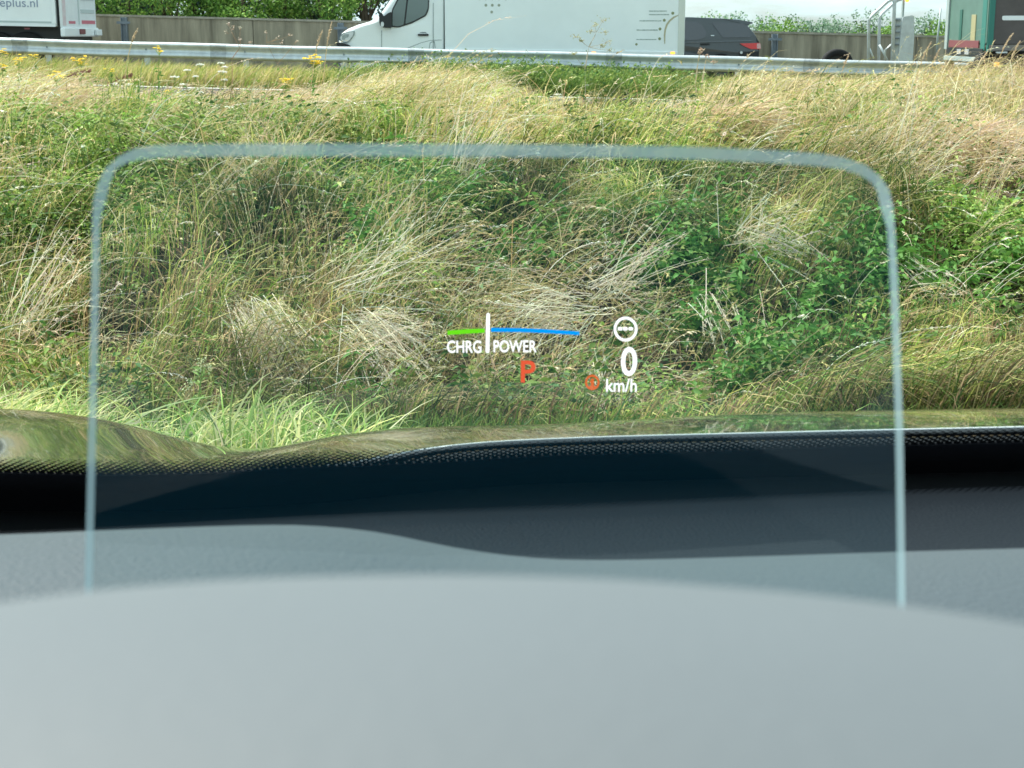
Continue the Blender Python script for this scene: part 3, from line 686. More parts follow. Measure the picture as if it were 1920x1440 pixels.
# leafy shoots standing clear of the mat
def shoot(V, x, y, h, L, col, lean=(.0, -.1), nl=9):
    z = float(ground(x, y)); P0 = np.array([[x, y, z]]); P2 = P0 + np.array([[lean[0]*h+rng.normal()*.05, lean[1]*h, h]]); P1 = P0 + np.array([[0, 0, h*.6]])
    blades(V, P0, P1, P2, [.006], np.array([col])*.9, 5, 3)
    t = np.repeat(np.linspace(.25, 1, nl), 2); Pp = bez(P0, P1, P2, t); m = len(t)
    a = np.repeat(np.arange(nl)*pi/2, 2) + np.tile([0, pi], nl) + rng.normal(size=m)*.2
    D = np.stack([np.cos(a), np.sin(a), np.full(m, -.15)+rng.normal(size=m)*.25], -1)
    leaves(V, Pp, D, L*(1.15-.6*t), .42, jit(col, m, .2))
for i in range(620):
    x, y = scatter(1, 6.8, 10.8); x, y = float(x[0]), float(y[0])
    if rng.random() < field(np.array([x]), np.array([y]), PD, .3)[0]: continue
    shoot(V, x, y, rng.uniform(.2, .42), rng.uniform(.045, .085), random.choice(GREENS[:4]), (rng.normal()*.4, -.5))
for (px, py) in [(1250, 480), (1300, 500), (1640, 560), (1600, 640), (1560, 600), (1400, 700), (1380, 760), (1700, 540), (1850, 600), (1800, 640), (1750, 600), (700, 480), (940, 480), (690, 760), (1220, 530), (1350, 560), (1500, 600), (1620, 520), (1700, 600), (1780, 560), (1870, 540), (1880, 640), (1310, 640), (1460, 740), (1560, 720), (1200, 430), (1330, 420), (780, 370), (900, 400), (560, 380), (1100, 450)]:
    for k in range(11):
        g = ground_at(px+rng.normal()*30, py+rng.normal()*18); shoot(V, g.x, g.y, rng.uniform(.2, .4), rng.uniform(.07, .11), (.12, .27, .05), (rng.normal()*.4, -.6), 8)
# fresh bright leafy mats on both sides
def mat_patch(n, px, py, rx, ry, size, cols, hgt):
    c = ground_at(px, py); a = ground_at(px, min(py+ry, 806)); b = ground_at(px, max(py-ry, 190)); ryw = abs(b.y-a.y)/2
    x = c.x + rng.normal(size=n)*rx/FPX*c.y*.6; y = (a.y+b.y)/2 + rng.normal(size=n)*ryw*.6
    z = ground(x, y); h = hgt*rng.random(n)*(1+1.2*fbm(x, y, 3, 2)).clip(.3, 2); P0 = np.stack([x, y, z+h], -1)
    D = rng.normal(size=(n, 3)); D[:, 2] = D[:, 2]*.4+.1
    leaves(V, P0, D, size*rng.uniform(.6, 1.3, n), .6, pick(cols, n))
mat_patch(15000, 330, 297, 330, 26, .030, BRIGHT[:3]+GREENS[1:2], .26)
mat_patch(15000, 190, 370, 140, 70, .026, BRIGHT[:3]+GREENS[1:2], .24)
mat_patch(8000, 60, 300, 90, 60, .030, GREENS, .24)
mat_patch(9000, 1850, 470, 110, 50, .026, BRIGHT[:3], .14)
mat_patch(6000, 1700, 400, 60, 40, .03, BRIGHT[:3]+GREENS, .16)
mat_patch(5000, 1250, 470, 90, 40, .035, GREENS[1:], .2)
mat_patch(5000, 80, 470, 90, 40, .03, GREENS+BRIGHT[:1], .2)
mat_patch(6000, 830, 410, 120, 50, .035, GREENS[1:4], .2)
tag(V.build('bank_weeds', VEG), 'green nettles and leafy weeds covering the steep bank', 'weeds', kind='stuff')

# --- thin green and yellowing grass on the bank
V = Veg()
n = 98000; x, y = scatter(n, 6.4, 11.5); d = field(x, y, PDEN, 1.0)
k = (rng.random(n) < d*.9+.1) & (rng.random(n) < .6+1.2*fbm(x, y, 1.6, 2)); x, y = x[k], y[k]; m = len(x); z = ground(x, y)
P0 = np.stack([x, y, z], -1); h = rng.uniform(.12, .42, m)*(1+1.2*fbm(x, y, 1.5, 2)).clip(.4, 2); az = rng.normal(size=m)*.45 + .4 + 4.5*fbm(x, y, 1.3, 2)
L = rng.uniform(.2, 1.0, m)*h; P2 = P0 + np.stack([L*np.cos(az), -.45*h+L*np.sin(az)*.6-.04, h*rng.uniform(.25, .9, m)], -1); P1 = P0 + np.stack([.25*L, -.2*h, h], -1)
s = field(x, y, PD, .26)[:, None]; g = np.where(rng.random((m, 1)) < .42*(1-smooth01(7.7, 8.8, y))[:, None], pick(BROWN+[(.16, .14, .07), (.20, .16, .09)], m), pick(GREENS+GREENS[2:3]+YGRASS[:2], m)*.9); st_ = pick(STRAW+YGRASS, m); q = (rng.random((m, 1)) < s*.8)
blades(V, P0, P1, P2, rng.uniform(.004, .009, m), (np.where(q, st_, g)*(.97+1.6*fbm(x+40, y, 1.4, 3)).clip(.32, 1.8)[:, None]).clip(.01, .9), 4)
tag(V.build('bank_grass', VEG), 'fine green and yellowing grass growing through the weeds of the bank', 'grass', kind='stuff')

# --- long dry stalks lying and arching over the bank
def spikelets(V, P0, P1, P2, t0, k, L, col, spread=.6):
    n = len(P0); t = rng.uniform(t0, 1, (n, k)); Pp = bez(P0[:, None], P1[:, None], P2[:, None], t); T = norm(bez(P0[:, None], P1[:, None], P2[:, None], np.minimum(t+.05, 1.05)) - Pp)
    D = norm(T + rng.normal(size=T.shape)*spread*.5); w = (1.15-np.abs((t-t0)/(1-t0)-.4))
    leaves(V, Pp.reshape(-1, 3), D.reshape(-1, 3), (L*w*rng.uniform(.6, 1.2, (n, k))).reshape(-1), .30, np.repeat(col, k, 0))
V = Veg()
def stalks(n, y0, y1, hl, wid, cols, heads, flop, use_patch=True, dirx=.9, pad=.3):
    x, y = scatter(n, y0, y1, pad=pad)
    if use_patch: s = field(x, y, PD, .25); k = rng.random(n) < s; x, y = x[k], y[k]
    m = len(x); z = ground(x, y); P0 = np.stack([x, y, z+.02], -1)
    L = rng.uniform(*hl, m); az = rng.normal(dirx, .5, m) + 3.0*fbm(x, y, 1.1, 2); el = rng.uniform(flop[0], flop[1], m)
    hx = np.cos(el)*np.sin(az); hy = -np.cos(el)*np.abs(np.cos(az))*.45
    P1 = P0 + np.stack([hx*L*.35, hy*L*.3, L*(.35+.35*np.sin(el))], -1)
    P2 = P0 + np.stack([hx*L, hy*L*.8, L*np.sin(el)*.8+rng.uniform(-.05, .1, m)], -1)
    c = pick(cols, m, a=.2); blades(V, P0, P1, P2, rng.uniform(*wid, m), c, 7, 3)
    if heads:
        j = rng.random(m) < .6; spikelets(V, P0[j], P1[j], P2[j], .74, heads, .022, c[j]*1.05)
stalks(4500, 6.8, 10.4, (.3, .95), (.002, .0048), STRAW+PALE, 12, (.0, 1.0))
stalks(700, 6.8, 10.4, (.4, 1.0), (.0025, .0045), STRAW+PALE, 14, (.0, .9), False)
stalks(2500, 6.9, 8.6, (.2, .6), (.002, .004), BROWN+STRAW, 0, (-.4, .5), False)
def plume(V, T, ang, L, n, fan, cols, wid=(.0018, .0035), spk=16, sl=.02, base=.05, arch=.13):
    """a sweep of many nearly parallel stalks whose outer part carries dense fine spikelets"""
    P0 = T + rng.normal(size=(n, 3))*np.array([base, .03, base*.7]); LL = L*rng.uniform(.45, 1.1, n)
    an = ang + rng.normal(size=n)*fan; sg = 1 if math.cos(ang) > 0 else -1
    P2 = P0 + np.stack([np.cos(an)*LL, -rng.uniform(.0, .22, n)*LL + 1.6*np.minimum(np.sin(an), 0)*LL, np.sin(an)*LL - .06*LL], -1)
    P1 = P0 + np.stack([np.cos(an)*LL*.5, -.08*LL + .8*np.minimum(np.sin(an), 0)*LL, np.sin(an)*LL*.5 + rng.normal(arch, .07, n)*LL], -1)
    c = pick(cols, n, a=.18); blades(V, P0, P1, P2, rng.uniform(*wid, n), c, 6, 3)
    t = rng.uniform(.35, 1, (n, spk)); Q = bez(P0[:, None], P1[:, None], P2[:, None], t); D = norm(P2-P0)[:, None] + rng.normal(size=(n, spk, 3))*.38
    leaves(V, Q.reshape(-1, 3), D.reshape(-1, 3), sl*rng.uniform(.5, 1.5, n*spk), .16, np.repeat(c, spk, 0)*rng.uniform(.85, 1.1, (n*spk, 1)))
for i in range(900):
    x, y = scatter(1, 6.9, 10.3); x, y = float(x[0]), float(y[0])
    if rng.random() > field(np.array([x]), np.array([y]), PD, .18)[0]**1.3*.6: continue
    d = 2.6*float(fbm(np.array([x]), np.array([y]), .8, 2)[0]); ang = .35 + d*1.1 + rng.normal()*.35
    if rng.random() < .12: ang = pi - ang
    plume(V, np.array([x, y-.05, float(ground(x, y))+rng.uniform(.05, .22)]), ang, rng.uniform(.25, .6), int(rng.integers(7, 20)), rng.uniform(.10, .3), STRAW+PALE[:2]+[(.60, .47, .33)])
tag(V.build('dry_stalks', DRY), 'long pale dry grass stalks arching and lying over the bank', 'dry grass', kind='stuff')

# --- meadow of dry grass between the bank and the slip road
V = Veg()
PG = [wpatch(*a) for a in [(350, 272, 330, 14, .75), (1000, 195, 160, 10, .5), (1040, 240, 60, 12, .8), (1700, 215, 260, 60, .03), (1400, 230, 160, 30, .05), (60, 215, 120, 30, .15), (640, 220, 200, 25, .1), (1300, 265, 60, 12, .6), (1620, 265, 60, 12, .6)]]
capc = curve([(-300, 118), (0, 122), (60, 140), (200, 180), (400, 188), (560, 184), (650, 150), (720, 122), (840, 125), (930, 168), (1020, 200), (1280, 200), (1330, 160), (1400, 130), (1560, 140), (1680, 125), (1820, 108), (1920, 102), (2200, 100)])
def meadow(n, y0, y1, hl, wid, head, seg, pw=.8, soft=14):
    x, y = scatter(n, y0, y1, pw=pw); k = rng.random(n) < .8+.9*fbm(x, y, .9, 2); x, y = x[k], y[k]
    m = len(x); z = ground(x, y); gsel = rng.random(m) < field(x, y, PG, .20)+1.1*fbm(x, y, .7, 3)
    hv = (1+1.1*fbm(x+9, y, .8, 3)).clip(.3, 2)
    h = rng.uniform(*hl, m)*np.where(gsel, .75, 1)*hv
    pxx = 960 + FPX*x/y; cap = np.array([capc(a) for a in pxx]) + soft*rng.normal(size=m) + 30*fbm(x, y, 1.2, 2)
    h = np.minimum(h, np.maximum(-(cap-60)/FPX*y - z, .05)); P0 = np.stack([x, y, z], -1)
    th = 2.6*fbm(x-4, y, .55, 2) + rng.normal(size=m)*.55 + .25       # wind direction drifts across the field
    ln = h*rng.uniform(.35, 1.15, m); fl = rng.uniform(.25, 1.0, m)
    P1 = P0 + np.stack([ln*.15*np.cos(th), ln*.1*np.sin(th), h*.95], -1); P2 = P0 + np.stack([ln*np.cos(th), ln*np.sin(th)*.8, h*fl], -1)
    rb = smooth01(.5, 4, x - .12*y)[:, None]*(.6+.4*rng.random((m, 1)))
    tone = (1 + .8*fbm(x+30, y, 1.6, 2))[:, None]
    straw = pick(STRAW+YGRASS[:2]+PALE[:1], m)*(1-rb) + pick(STRAW+[(.62, .44, .29), (.50, .34, .2)], m)*rb
    c = (np.where(gsel[:, None], pick(GREENS[1:4]+YGRASS, m), straw)*tone).clip(.01, .9)
    blades(V, P0, P1, P2, rng.uniform(*wid, m), c, seg, 2)
    if head:
        j = (rng.random(m) < .30) & ~gsel; spikelets(V, P0[j], P1[j], P2[j], .72, head, .026, c[j])
meadow(80000, 9.9, 15, (.22, .55), (.003, .007), 8, 4)
meadow(80000, 15, 25.4, (.28, .62), (.005, .010), 7, 3, 1.0, 8)
meadow(7000, 10.5, 20, (.55, .85), (.004, .006), 16, 5, .8, 26)
# flattened straw mats
def strawmat(n, px, py, rx, ry, cols):
    c = ground_at(px, py); x = c.x + rng.normal(size=n)*rx/FPX*c.y*.6; y = c.y + rng.normal(size=n)*ry/FPX*c.y*c.y/.9*.35
    z = ground(x, y) + .05 + .22*rng.random(n); P0 = np.stack([x, y, z], -1); th = rng.normal(size=n)*1.3; L = rng.uniform(.1, .35, n)
    P2 = P0 + np.stack([L*np.cos(th), L*np.sin(th)*.6, rng.normal(size=n)*.07-.02], -1); P1 = (P0+P2)/2 + np.array([0, 0, .06])
    blades(V, P0, P1, P2, rng.uniform(.003, .006, n), pick(cols, n), 4, 3)
PINK = [(.68, .51, .37), (.76, .62, .47), (.60, .43, .30)]
for a in [(1420, 245, 130, 18), (1700, 170, 180, 26), (1450, 175, 120, 22), (210, 245, 70, 12), (120, 262, 60, 8), (760, 205, 120, 18), (1830, 300, 90, 22), (1360, 285, 60, 10), (880, 255, 60, 14), (60, 190, 90, 14), (330, 222, 110, 12), (520, 232, 110, 14), (640, 245, 90, 12)]: strawmat(2600, *a, PINK+STRAW[:2])
tag(V.build('meadow_grass', DRY), 'straw coloured meadow grass leaning right between the bank and the slip road', 'grass', kind='stuff')

# --- verge between slip road and guard rail, and beyond it
V = Veg()
n = 60000; x, y = scatter(n, 29.7, 33.2, half=.42, pad=1); z = ground(x, y)
px = 960 + FPX*x/y
green = np.exp(-((px-980)/320)**4); green = np.where(px > 1320, green*.4, green)
tall = .42 + .2*np.exp(-((px-980)/300)**4) + .12*np.exp(-((px-1750)/200)**2)
h = tall*rng.uniform(.5, 1.1, n)*(1+.7*fbm(x, y, .9, 2)); P0 = np.stack([x, y, z], -1)
P1 = P0 + np.stack([h*.15, 0*h, h*.7], -1); P2 = P0 + np.stack([h*rng.uniform(.1, .7, n), rng.normal(size=n)*.2*h, h*rng.uniform(.6, 1, n)], -1)
c = np.where((rng.random(n) < green)[:, None], pick(GREENS[:4], n), pick(YGRASS+STRAW[:1], n))
blades(V, P0, P1, P2, rng.uniform(.012, .022, n), c, 3)
j = rng.random(n) < green*.75; leaves(V, P2[j], rng.normal(size=(j.sum(), 3)), rng.uniform(.04, .10, j.sum()), .5, pick(GREENS, int(j.sum())))
tag(V.build('verge_grass', VEG), 'yellow green verge grass with lush dark green weeds at the foot of the guardrail', 'grass', kind='stuff')

# --- bright fresh grass in front, just beyond the bonnet
V = Veg()
hcurve = curve([(-400, 690), (0, 700), (120, 715), (250, 740), (400, 700), (520, 705), (640, 735), (800, 775), (960, 795), (1400, 790), (1500, 770), (1700, 765), (2300, 760)])
n = 11000; x, y = scatter(n, 4.3, 6.7, half=.4, pad=.2); z = ground(x, y)
px = 960 + FPX*x/y
top = np.array([hcurve(a) for a in px]) + 135*rng.random(n)**.5 + 4 + 70*fbm(x, y, 3.4, 3)
zt = -np.array([slope(q) for q in top])*y
h = np.clip(zt - z, 0, .42); k = h > .03; x, y, z, h, px = x[k], y[k], z[k], h[k], px[k]
kk = rng.random(len(x)) < np.interp(px, [500, 760, 900], [1, .55, .22]); x, y, z, h = x[kk], y[kk], z[kk], h[kk]; m = len(x)
P0 = np.stack([x, y, z], -1); ln = (rng.normal(.22, .42, m)+.8*fbm(x, y, 2, 2))*h
P1 = P0 + np.stack([ln*.3, -.05*h, h*.85], -1); P2 = P0 + np.stack([ln*1.1, rng.normal(size=m)*.25*h, h*rng.uniform(.75, 1.05, m)], -1)
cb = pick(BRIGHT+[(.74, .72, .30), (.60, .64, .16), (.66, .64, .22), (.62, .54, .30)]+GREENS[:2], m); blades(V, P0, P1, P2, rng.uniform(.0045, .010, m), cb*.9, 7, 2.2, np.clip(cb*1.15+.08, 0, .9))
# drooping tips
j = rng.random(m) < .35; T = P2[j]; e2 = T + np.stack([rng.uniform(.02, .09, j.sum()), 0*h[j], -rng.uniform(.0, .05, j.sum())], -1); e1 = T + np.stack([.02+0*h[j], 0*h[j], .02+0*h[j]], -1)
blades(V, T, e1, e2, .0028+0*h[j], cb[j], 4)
n = 9000; x, y = scatter(n, 4.0, 6.9, half=.4); z = ground(x, y); P0 = np.stack([x, y, z], -1); h = rng.uniform(.05, .14, n)
P2 = P0 + np.stack([rng.normal(.2, .5, n)*h, 0*h, h], -1); blades(V, P0, (P0+P2)/2+np.array([0, 0, .03]), P2, .006+0*h, pick(GREENS, n)*.8, 3)  # short blades coloured darker, putting shade into the gaps of the grass
tag(V.build('foreground_grass', VEG), 'bright fresh green grass blades just beyond the car bonnet', 'grass', kind='stuff')

# ------------------------------------------------------------------ single plants
def tip(px, py, Y): v = at(px, py, Y); return np.array([v.x, v.y, v.z])
def stem_to(V, T, base=None, w=.006, col=(.25, .35, .12), bend=0, segs=6, dx=-.05):
    if base is None: bx, by = T[0]+dx, T[1]; base = np.array([bx, by, float(ground(bx, by))])
    P0 = base[None]; P2 = T[None]; P1 = (P0+P2)/2 + np.array([[-bend, 0, abs(bend)*.3+.02]])
    blades(V, P0, P1, P2, [w], np.array([col]), segs, 8); blades(V, P0, P1, P2, [w], np.array([col]), segs, 8)
    return base
def ragwort(px, py, r, Y, lab, k=26):
    T = tip(px, py, Y); rm = r/FPX*Y; gz = float(ground(T[0]-.06, Y))
    e = empty('ragwort', (T[0]-.06, Y, gz), lab, 'flower', 'yellow flowers in the dry grass')
    V = Veg(); base = stem_to(V, T-np.array([0, 0, rm*.6]), w=.009, col=(.2, .3, .08))
    hd = []
    for i in range(k):
        o = rng.normal(size=3)*np.array([.6, .6, .35])*rm; q = T+o; hd.append(q)
    H = base + (T-base)*rng.uniform(.3, .9, (26, 1)); leaves(V, H, rng.normal(size=(26, 3)), rng.uniform(.04, .08, 26), .3, jit((.14, .28, .06), 26))
    V.build('stem', VEG, e)
    F = Veg(); hd = np.array(hd)
    for q in hd:
        a = np.arange(9)/9*2*pi; D = np.stack([np.cos(a), np.sin(a)*.9-.2, .25+0*a], -1)
        N = np.broadcast_to(np.array([0, -.55, .83]), D.shape)
        blades(F, (T-np.array([0, 0, rm*1.0]))[None], ((T+q)/2-np.array([0, 0, rm*.5]))[None], q[None], [.004], np.array([(.3, .4, .1)]), 3, 5)
        leaves(F, np.repeat(q[None], 9, 0), D, np.full(9, .020), .62, jit((.86, .66, .03), 9, .1), N)
        leaves(F, np.repeat(q[None], 4, 0)+np.array([0, -.003, .004]), rng.normal(size=(4, 3)), np.full(4, .008), .9, jit((.7, .45, .03), 4, .1))
    F.build('flower_head', VEG, e)
for a in [(590, 112, 15, 13, 'large yellow ragwort head standing out against the guardrail', 30), (536, 150, 10, 15, 'yellow ragwort just below and left of the largest yellow head', 16),
          (298, 92, 11, 16, 'small yellow ragwort in front of the lower edge of the guardrail', 14), (105, 141, 14, 14, 'low yellow ragwort left of the brown dock stalk', 18),
          (152, 112, 15, 15, 'pair of loose yellow ragwort heads beneath the guardrail', 22), (66, 105, 7, 16, 'single small yellow flower head at the truck\'s rear wheel', 8),
          (35, 111, 12, 15, 'spread yellow ragwort under the white truck', 14), (5, 97, 8, 15, 'topmost yellow ragwort at the left edge of the photo', 10),
          (4, 124, 9, 15, 'lowest yellow ragwort at the left edge of the photo', 10), (314, 172, 7, 15, 'tiny yellow flower among the white yarrow', 6), (208, 132, 5, 16, 'faint yellow flower above the brown dock stalk', 5)]:
    ragwort(a[0], a[1], a[2], a[3], a[4], a[5])
def yarrow(px, py, Y, lab, r=6.5):
    T = tip(px, py, Y); rm = r/FPX*Y; gz = float(ground(T[0]-.04, Y))
    e = empty('white_umbel_plant', (T[0]-.04, Y, gz), lab, 'flower', 'white umbels in the dry grass')
    V = Veg(); stem_to(V, T-np.array([0, 0, .03]), w=.006, col=(.3, .36, .16))
    k = 44; a = rng.uniform(0, 2*pi, k); rr = np.sqrt(rng.random(k))*rm; hd = T + np.stack([rr*np.cos(a), rr*np.sin(a), rm*.22*(1-(rr/rm)**2)+rng.normal(size=k)*.002], -1)
    for q in hd[:14]: blades(V, (T-np.array([0, 0, .035]))[None], ((T+q)/2-np.array([0, 0, .012]))[None], q[None], [.003], np.array([(.3, .38, .16)]), 2, 5)
    V.build('stem', VEG, e)
    F = Veg(); D = rng.normal(size=(k*3, 3)); D[:, 2] = D[:, 2]*.25+.1; leaves(F, np.repeat(hd, 3, 0), D, rng.uniform(.010, .02, k*3), .8, jit((.80, .80, .72), k*3, .08)); F.build('flower_head', VEG, e)
YL = ['left of the topmost pair, under the guardrail', 'topmost of the left group, just under the guardrail', 'right neighbour of the topmost one in the left group', 'in the left group, level with the pair but farthest left of them', 'directly below the topmost pair of the left group',
      'in the middle of the left group, below the three highest', 'at the left edge of the left group', 'on the right of the left group, second row from below', 'in the bottom row of the left group, its left one', 'lowest and rightmost of the left group', 'low in the left group between the dark sprig and the bottom row',
      'alone beside the tip of the reddish dock stalk', 'farthest right of the two near the left photo edge', 'nearest to the left photo edge', 'touching the reddish dock stalk from below',
      'highest left one in the right group below the black tyre', 'highest right one in the group below the steel stair', 'in the middle of the right group, above its low pair', 'at the left edge of the right group', 'just under the middle one of the right group', 'at the right edge of the right group',
      'left one of the low pair in the right group', 'right one of the low pair in the right group', 'alone below the whole right group', 'alone by the slip road line in the centre']
for i, (px, py) in enumerate([(375, 122), (414, 119), (421, 126), (351, 132), (417, 135), (367, 144), (327, 145), (420, 150), (376, 174), (390, 185), (344, 159), (241, 159), (85, 172), (55, 166), (215, 158),
      (1556, 164), (1605, 166), (1573, 184), (1517, 190), (1569, 197), (1633, 194), (1599, 206), (1616, 211), (1571, 242), (1045, 178)]):
    yarrow(px, py, rng.uniform(14, 19), 'white umbel ' + YL[i], rng.uniform(4, 7.5))

def dead_umbel(name, root, segs, heads, Y, lab, cat, col=(.42, .34, .22), hc=(.5, .45, .3), w=.007, hs=.018, nh=12, group=None):
    b = ground_at(*root) if False else None
    R = at(root[0], root[1], Y); gz = float(ground(R.x, Y)); base = np.array([R.x, Y, min(gz, R.z)])
    e = empty(name, tuple(base), lab, cat, group); V = Veg()
    P = [tip(a, b, Y) for a, b in segs]; prev = base
    for q in P:
        for _ in range(2): blades(V, prev[None], ((prev+q)/2+rng.normal(size=3)*.006)[None], q[None], [w], np.array([col]), 4, 9)
        prev = q
    V.build('stem', DRY, e)
    H = Veg()
    for (px, py, r, j) in heads:
        T = tip(px, py, Y); s = P[j]; blades(H, s[None], ((s+T)/2+np.array([0, 0, -.01]))[None], T[None], [w*.6], np.array([col]), 4, 5)
        rm = r/FPX*Y
        for k in range(nh):
            q = T + rng.normal(size=3)*np.array([.55, .55, .4])*rm
            blades(H, (T-(T-s)*.12)[None], ((T+q)/2)[None], q[None], [w*.3], np.array([col]), 2, 5)
            leaves(H, np.repeat(q[None], 3, 0), rng.normal(size=(3, 3)), np.full(3, hs), .7, jit(hc, 3))
    H.build('seed_head', DRY, e)
dead_umbel('dried_umbel_plant', (1097, 200), [(1097, 130), (1104, 88), (1110, 76), (1118, 60)], [(1131, 38, 11, 3), (1115, 45, 8, 3), (1108, 58, 5, 3), (1133, 60, 7, 3), (1079, 68, 8, 1), (1090, 76, 3, 1), (1140, 79, 8, 1), (1144, 95, 6, 1), (1130, 86, 4, 1), (1076, 100, 5, 0)],
           15, 'tall dried umbel plant in front of the white van box', 'plant', (.40, .36, .27), (.42, .42, .22), .007, .013, 14)
dead_umbel('brown_dock', (436, 262), [(436, 200), (435, 110), (450, 90)], [(427, 44, 4, 2), (436, 52, 5, 2), (450, 52, 3, 2), (451, 72, 4, 2), (468, 78, 4, 1), (425, 60, 5, 2)],
           13, 'thin brown dead stem with small heads left of the largest yellow flower', 'plant', (.36, .22, .14), (.6, .5, .42), .006, .011, 5)
dead_umbel('brown_dock', (560, 200), [(546, 150), (520, 120), (500, 80)], [(500, 60, 5, 2), (520, 72, 4, 2), (545, 66, 3, 2), (530, 80, 6, 2), (556, 77, 3, 1)],
           13, 'slanting dead stem with pale seed tufts before the concrete wall', 'plant', (.42, .28, .18), (.62, .52, .42), .005, .011, 5)
dead_umbel('dry_thistle', (1302, 180), [(1304, 160), (1309, 115), (1311, 100)], [(1316, 93, 4, 2), (1311, 98, 4, 2)], 14, 'pale dry thistle stem left of its twin before the dark car', 'plant', (.55, .46, .3), (.45, .33, .25), .008, .018, 7)
dead_umbel('dry_thistle', (1313, 188), [(1315, 165), (1322, 120), (1324, 112)], [(1325, 104, 4, 2), (1340, 117, 4, 2)], 14, 'pale dry thistle stem right of its twin before the dark car', 'plant', (.55, .46, .3), (.45, .33, .25), .008, .018, 7)
dead_umbel('red_dock', (165, 190), [(180, 175), (205, 158), (228, 147), (250, 140)], [(205, 156, 6, 1), (222, 150, 6, 2), (236, 145, 5, 3), (246, 141, 4, 3), (190, 166, 5, 0)], 13, 'reddish brown dock stalk leaning right in the left meadow', 'plant', (.24, .13, .09), (.26, .13, .09), .009, .016, 12)
dead_umbel('red_dock', (115, 165), [(125, 145), (145, 137), (165, 133)], [(140, 139, 6, 1), (155, 135, 6, 2), (166, 133, 4, 2)], 13, 'smaller reddish dock stalk beside the low yellow flower', 'plant', (.24, .13, .09), (.26, .13, .09), .009, .016, 12)
# large seeding grasses rising at the right
def big_grass(name, px0, py0, px1, py1, Y, lab, r=1):
    R = at(px0, py0, Y); base = np.array([R.x, Y, min(R.z, float(ground(R.x, Y)))]); T = tip(px1, py1, Y)
    e = empty(name, tuple(base), lab, 'grass stalk', 'tall seeding grasses at the right'); V = Veg()
    P0, P2 = base[None], T[None]; P1 = np.array([[base[0]+(T[0]-base[0])*.25, Y, base[2]+(T[2]-base[2])*.75]])
    for _ in range(2): blades(V, P0, P1, P2, [.006], np.array([(.6, .47, .27)]), 8, 6)
    V.build('stem', DRY, e); H = Veg(); spikelets(H, P0, P1, P2, .72, 90, .035*r, np.array([(.66, .52, .36)]), .5); H.build('seed_head', DRY, e)
for i, a in enumerate([(1700, 190, 1745, 80, 'seeding grass stalk before the wall left of the tan pole'), (1722, 190, 1762, 92, 'seeding grass stalk at the foot of the tan pole'), (1840, 170, 1900, 62, 'tallest seeding grass stalk before the green truck'),
                       (1868, 180, 1912, 78, 'dark seeding grass stalk right of the tallest one'), (1800, 175, 1852, 96, 'bent seeding grass stalk below the truck bumper'), (1560, 190, 1590, 106, 'seeding grass stalk overlapping the black tyre'),
                       (600, 190, 622, 42, 'slim seeding grass tip just before the van nose'), (575, 190, 604, 58, 'drooping seeding grass tip left of the van nose'), (228, 200, 258, 54, 'seeding grass tip touching the leftmost wall post'), (1905, 190, 1925, 95, 'seeding grass stalk at the right photo edge')]):
    big_grass('seeding_grass', *a[:4], 12.5, a[4], .8)
# pale flowering weed in the foreground
def tall_weed():
    Y = 5.9; T = tip(381, 681, Y); gz = float(ground(T[0]-.02, Y)); e = empty('pale_flowering_weed', (T[0]-.02, Y, gz), 'pale cream flowering weed rising from the bright foreground grass', 'flower'); V = Veg()
    base = stem_to(V, T, w=.006, col=(.35, .48, .16)); H = base + (T-base)*rng.uniform(.2, .95, (34, 1)); D = rng.normal(size=(34, 3)); D[:, 2] = .5; leaves(V, H, D, rng.uniform(.03, .06, 34), .2, jit((.3, .42, .12), 34)); V.build('stem', VEG, e)
    F = Veg()
    for (px, py) in [(372, 680), (381, 676), (390, 684), (378, 690), (368, 692), (395, 690), (352, 724), (358, 716), (346, 730), (386, 672)]:
        q = tip(px, py, Y); leaves(F, np.repeat(q[None], 16, 0)+rng.normal(size=(16, 3))*.007, rng.normal(size=(16, 3)), rng.uniform(.006, .011, 16), .7, jit((.66, .68, .42), 16, .15)); blades(F, (T-np.array([0, 0, .05]))[None], ((T+q)/2)[None], q[None], [.002], np.array([(.4, .5, .2)]), 3, 5)
    F.build('flower_head', VEG, e)
tall_weed()
# tufts of bleached dead grass hanging down the bank
def tuft(px, py, Y, dx, dz, n, L, lab, k=5, spr=.35):
    g = ground_at(px, py); Y = g.y - .46; T = tip(px, py, Y)
    e = empty('dead_grass_tuft', tuple(T), lab, 'dead grass', 'bleached dead grass tufts on the bank'); V = Veg()
    plume(V, T, math.atan2(dz, dx), L*1.1, n*2//3, spr*1.05, PALE+[(.80, .72, .58), (.70, .58, .44)], (.0026, .0052), 15, .022, .07, .02)
    plume(V, T+np.array([.08*np.sign(dx), -.02, -.03]), math.atan2(dz, dx)+.3, L*.6, n//3, spr*1.6, PALE, (.002, .004), 10, .02, .10, .0)
    tag(V.build('stalks', DRY, e))
tuft(460, 585, 0, .72, -.6, 170, .42, 'bleached dead grass tuft sweeping down right above the foreground grass', 9, .22)
tuft(670, 610, 0, .85, -.35, 140, .36, 'bleached dead grass tuft left of the green charge bar', 8)
tuft(1080, 590, 0, -.9, .05, 80, .42, 'mound of bleached grass above the blue power bar', 8, .3)
tuft(640, 545, 0, .85, .5, 45, .75, 'long pale stalks fanning up right in the left middle of the bank', 3, .3)
tuft(30, 620, 0, .55, .8, 40, .65, 'pale stalks fanning up at the left edge of the bank', 4, .4)
tuft(1120, 540, 0, .75, .45, 50, .5, 'pale grass fan right of the bleached mound', 5, .4)
tuft(1400, 450, 0, .85, .35, 70, .35, 'tangled pale grass left of the right glass edge', 6, .6)
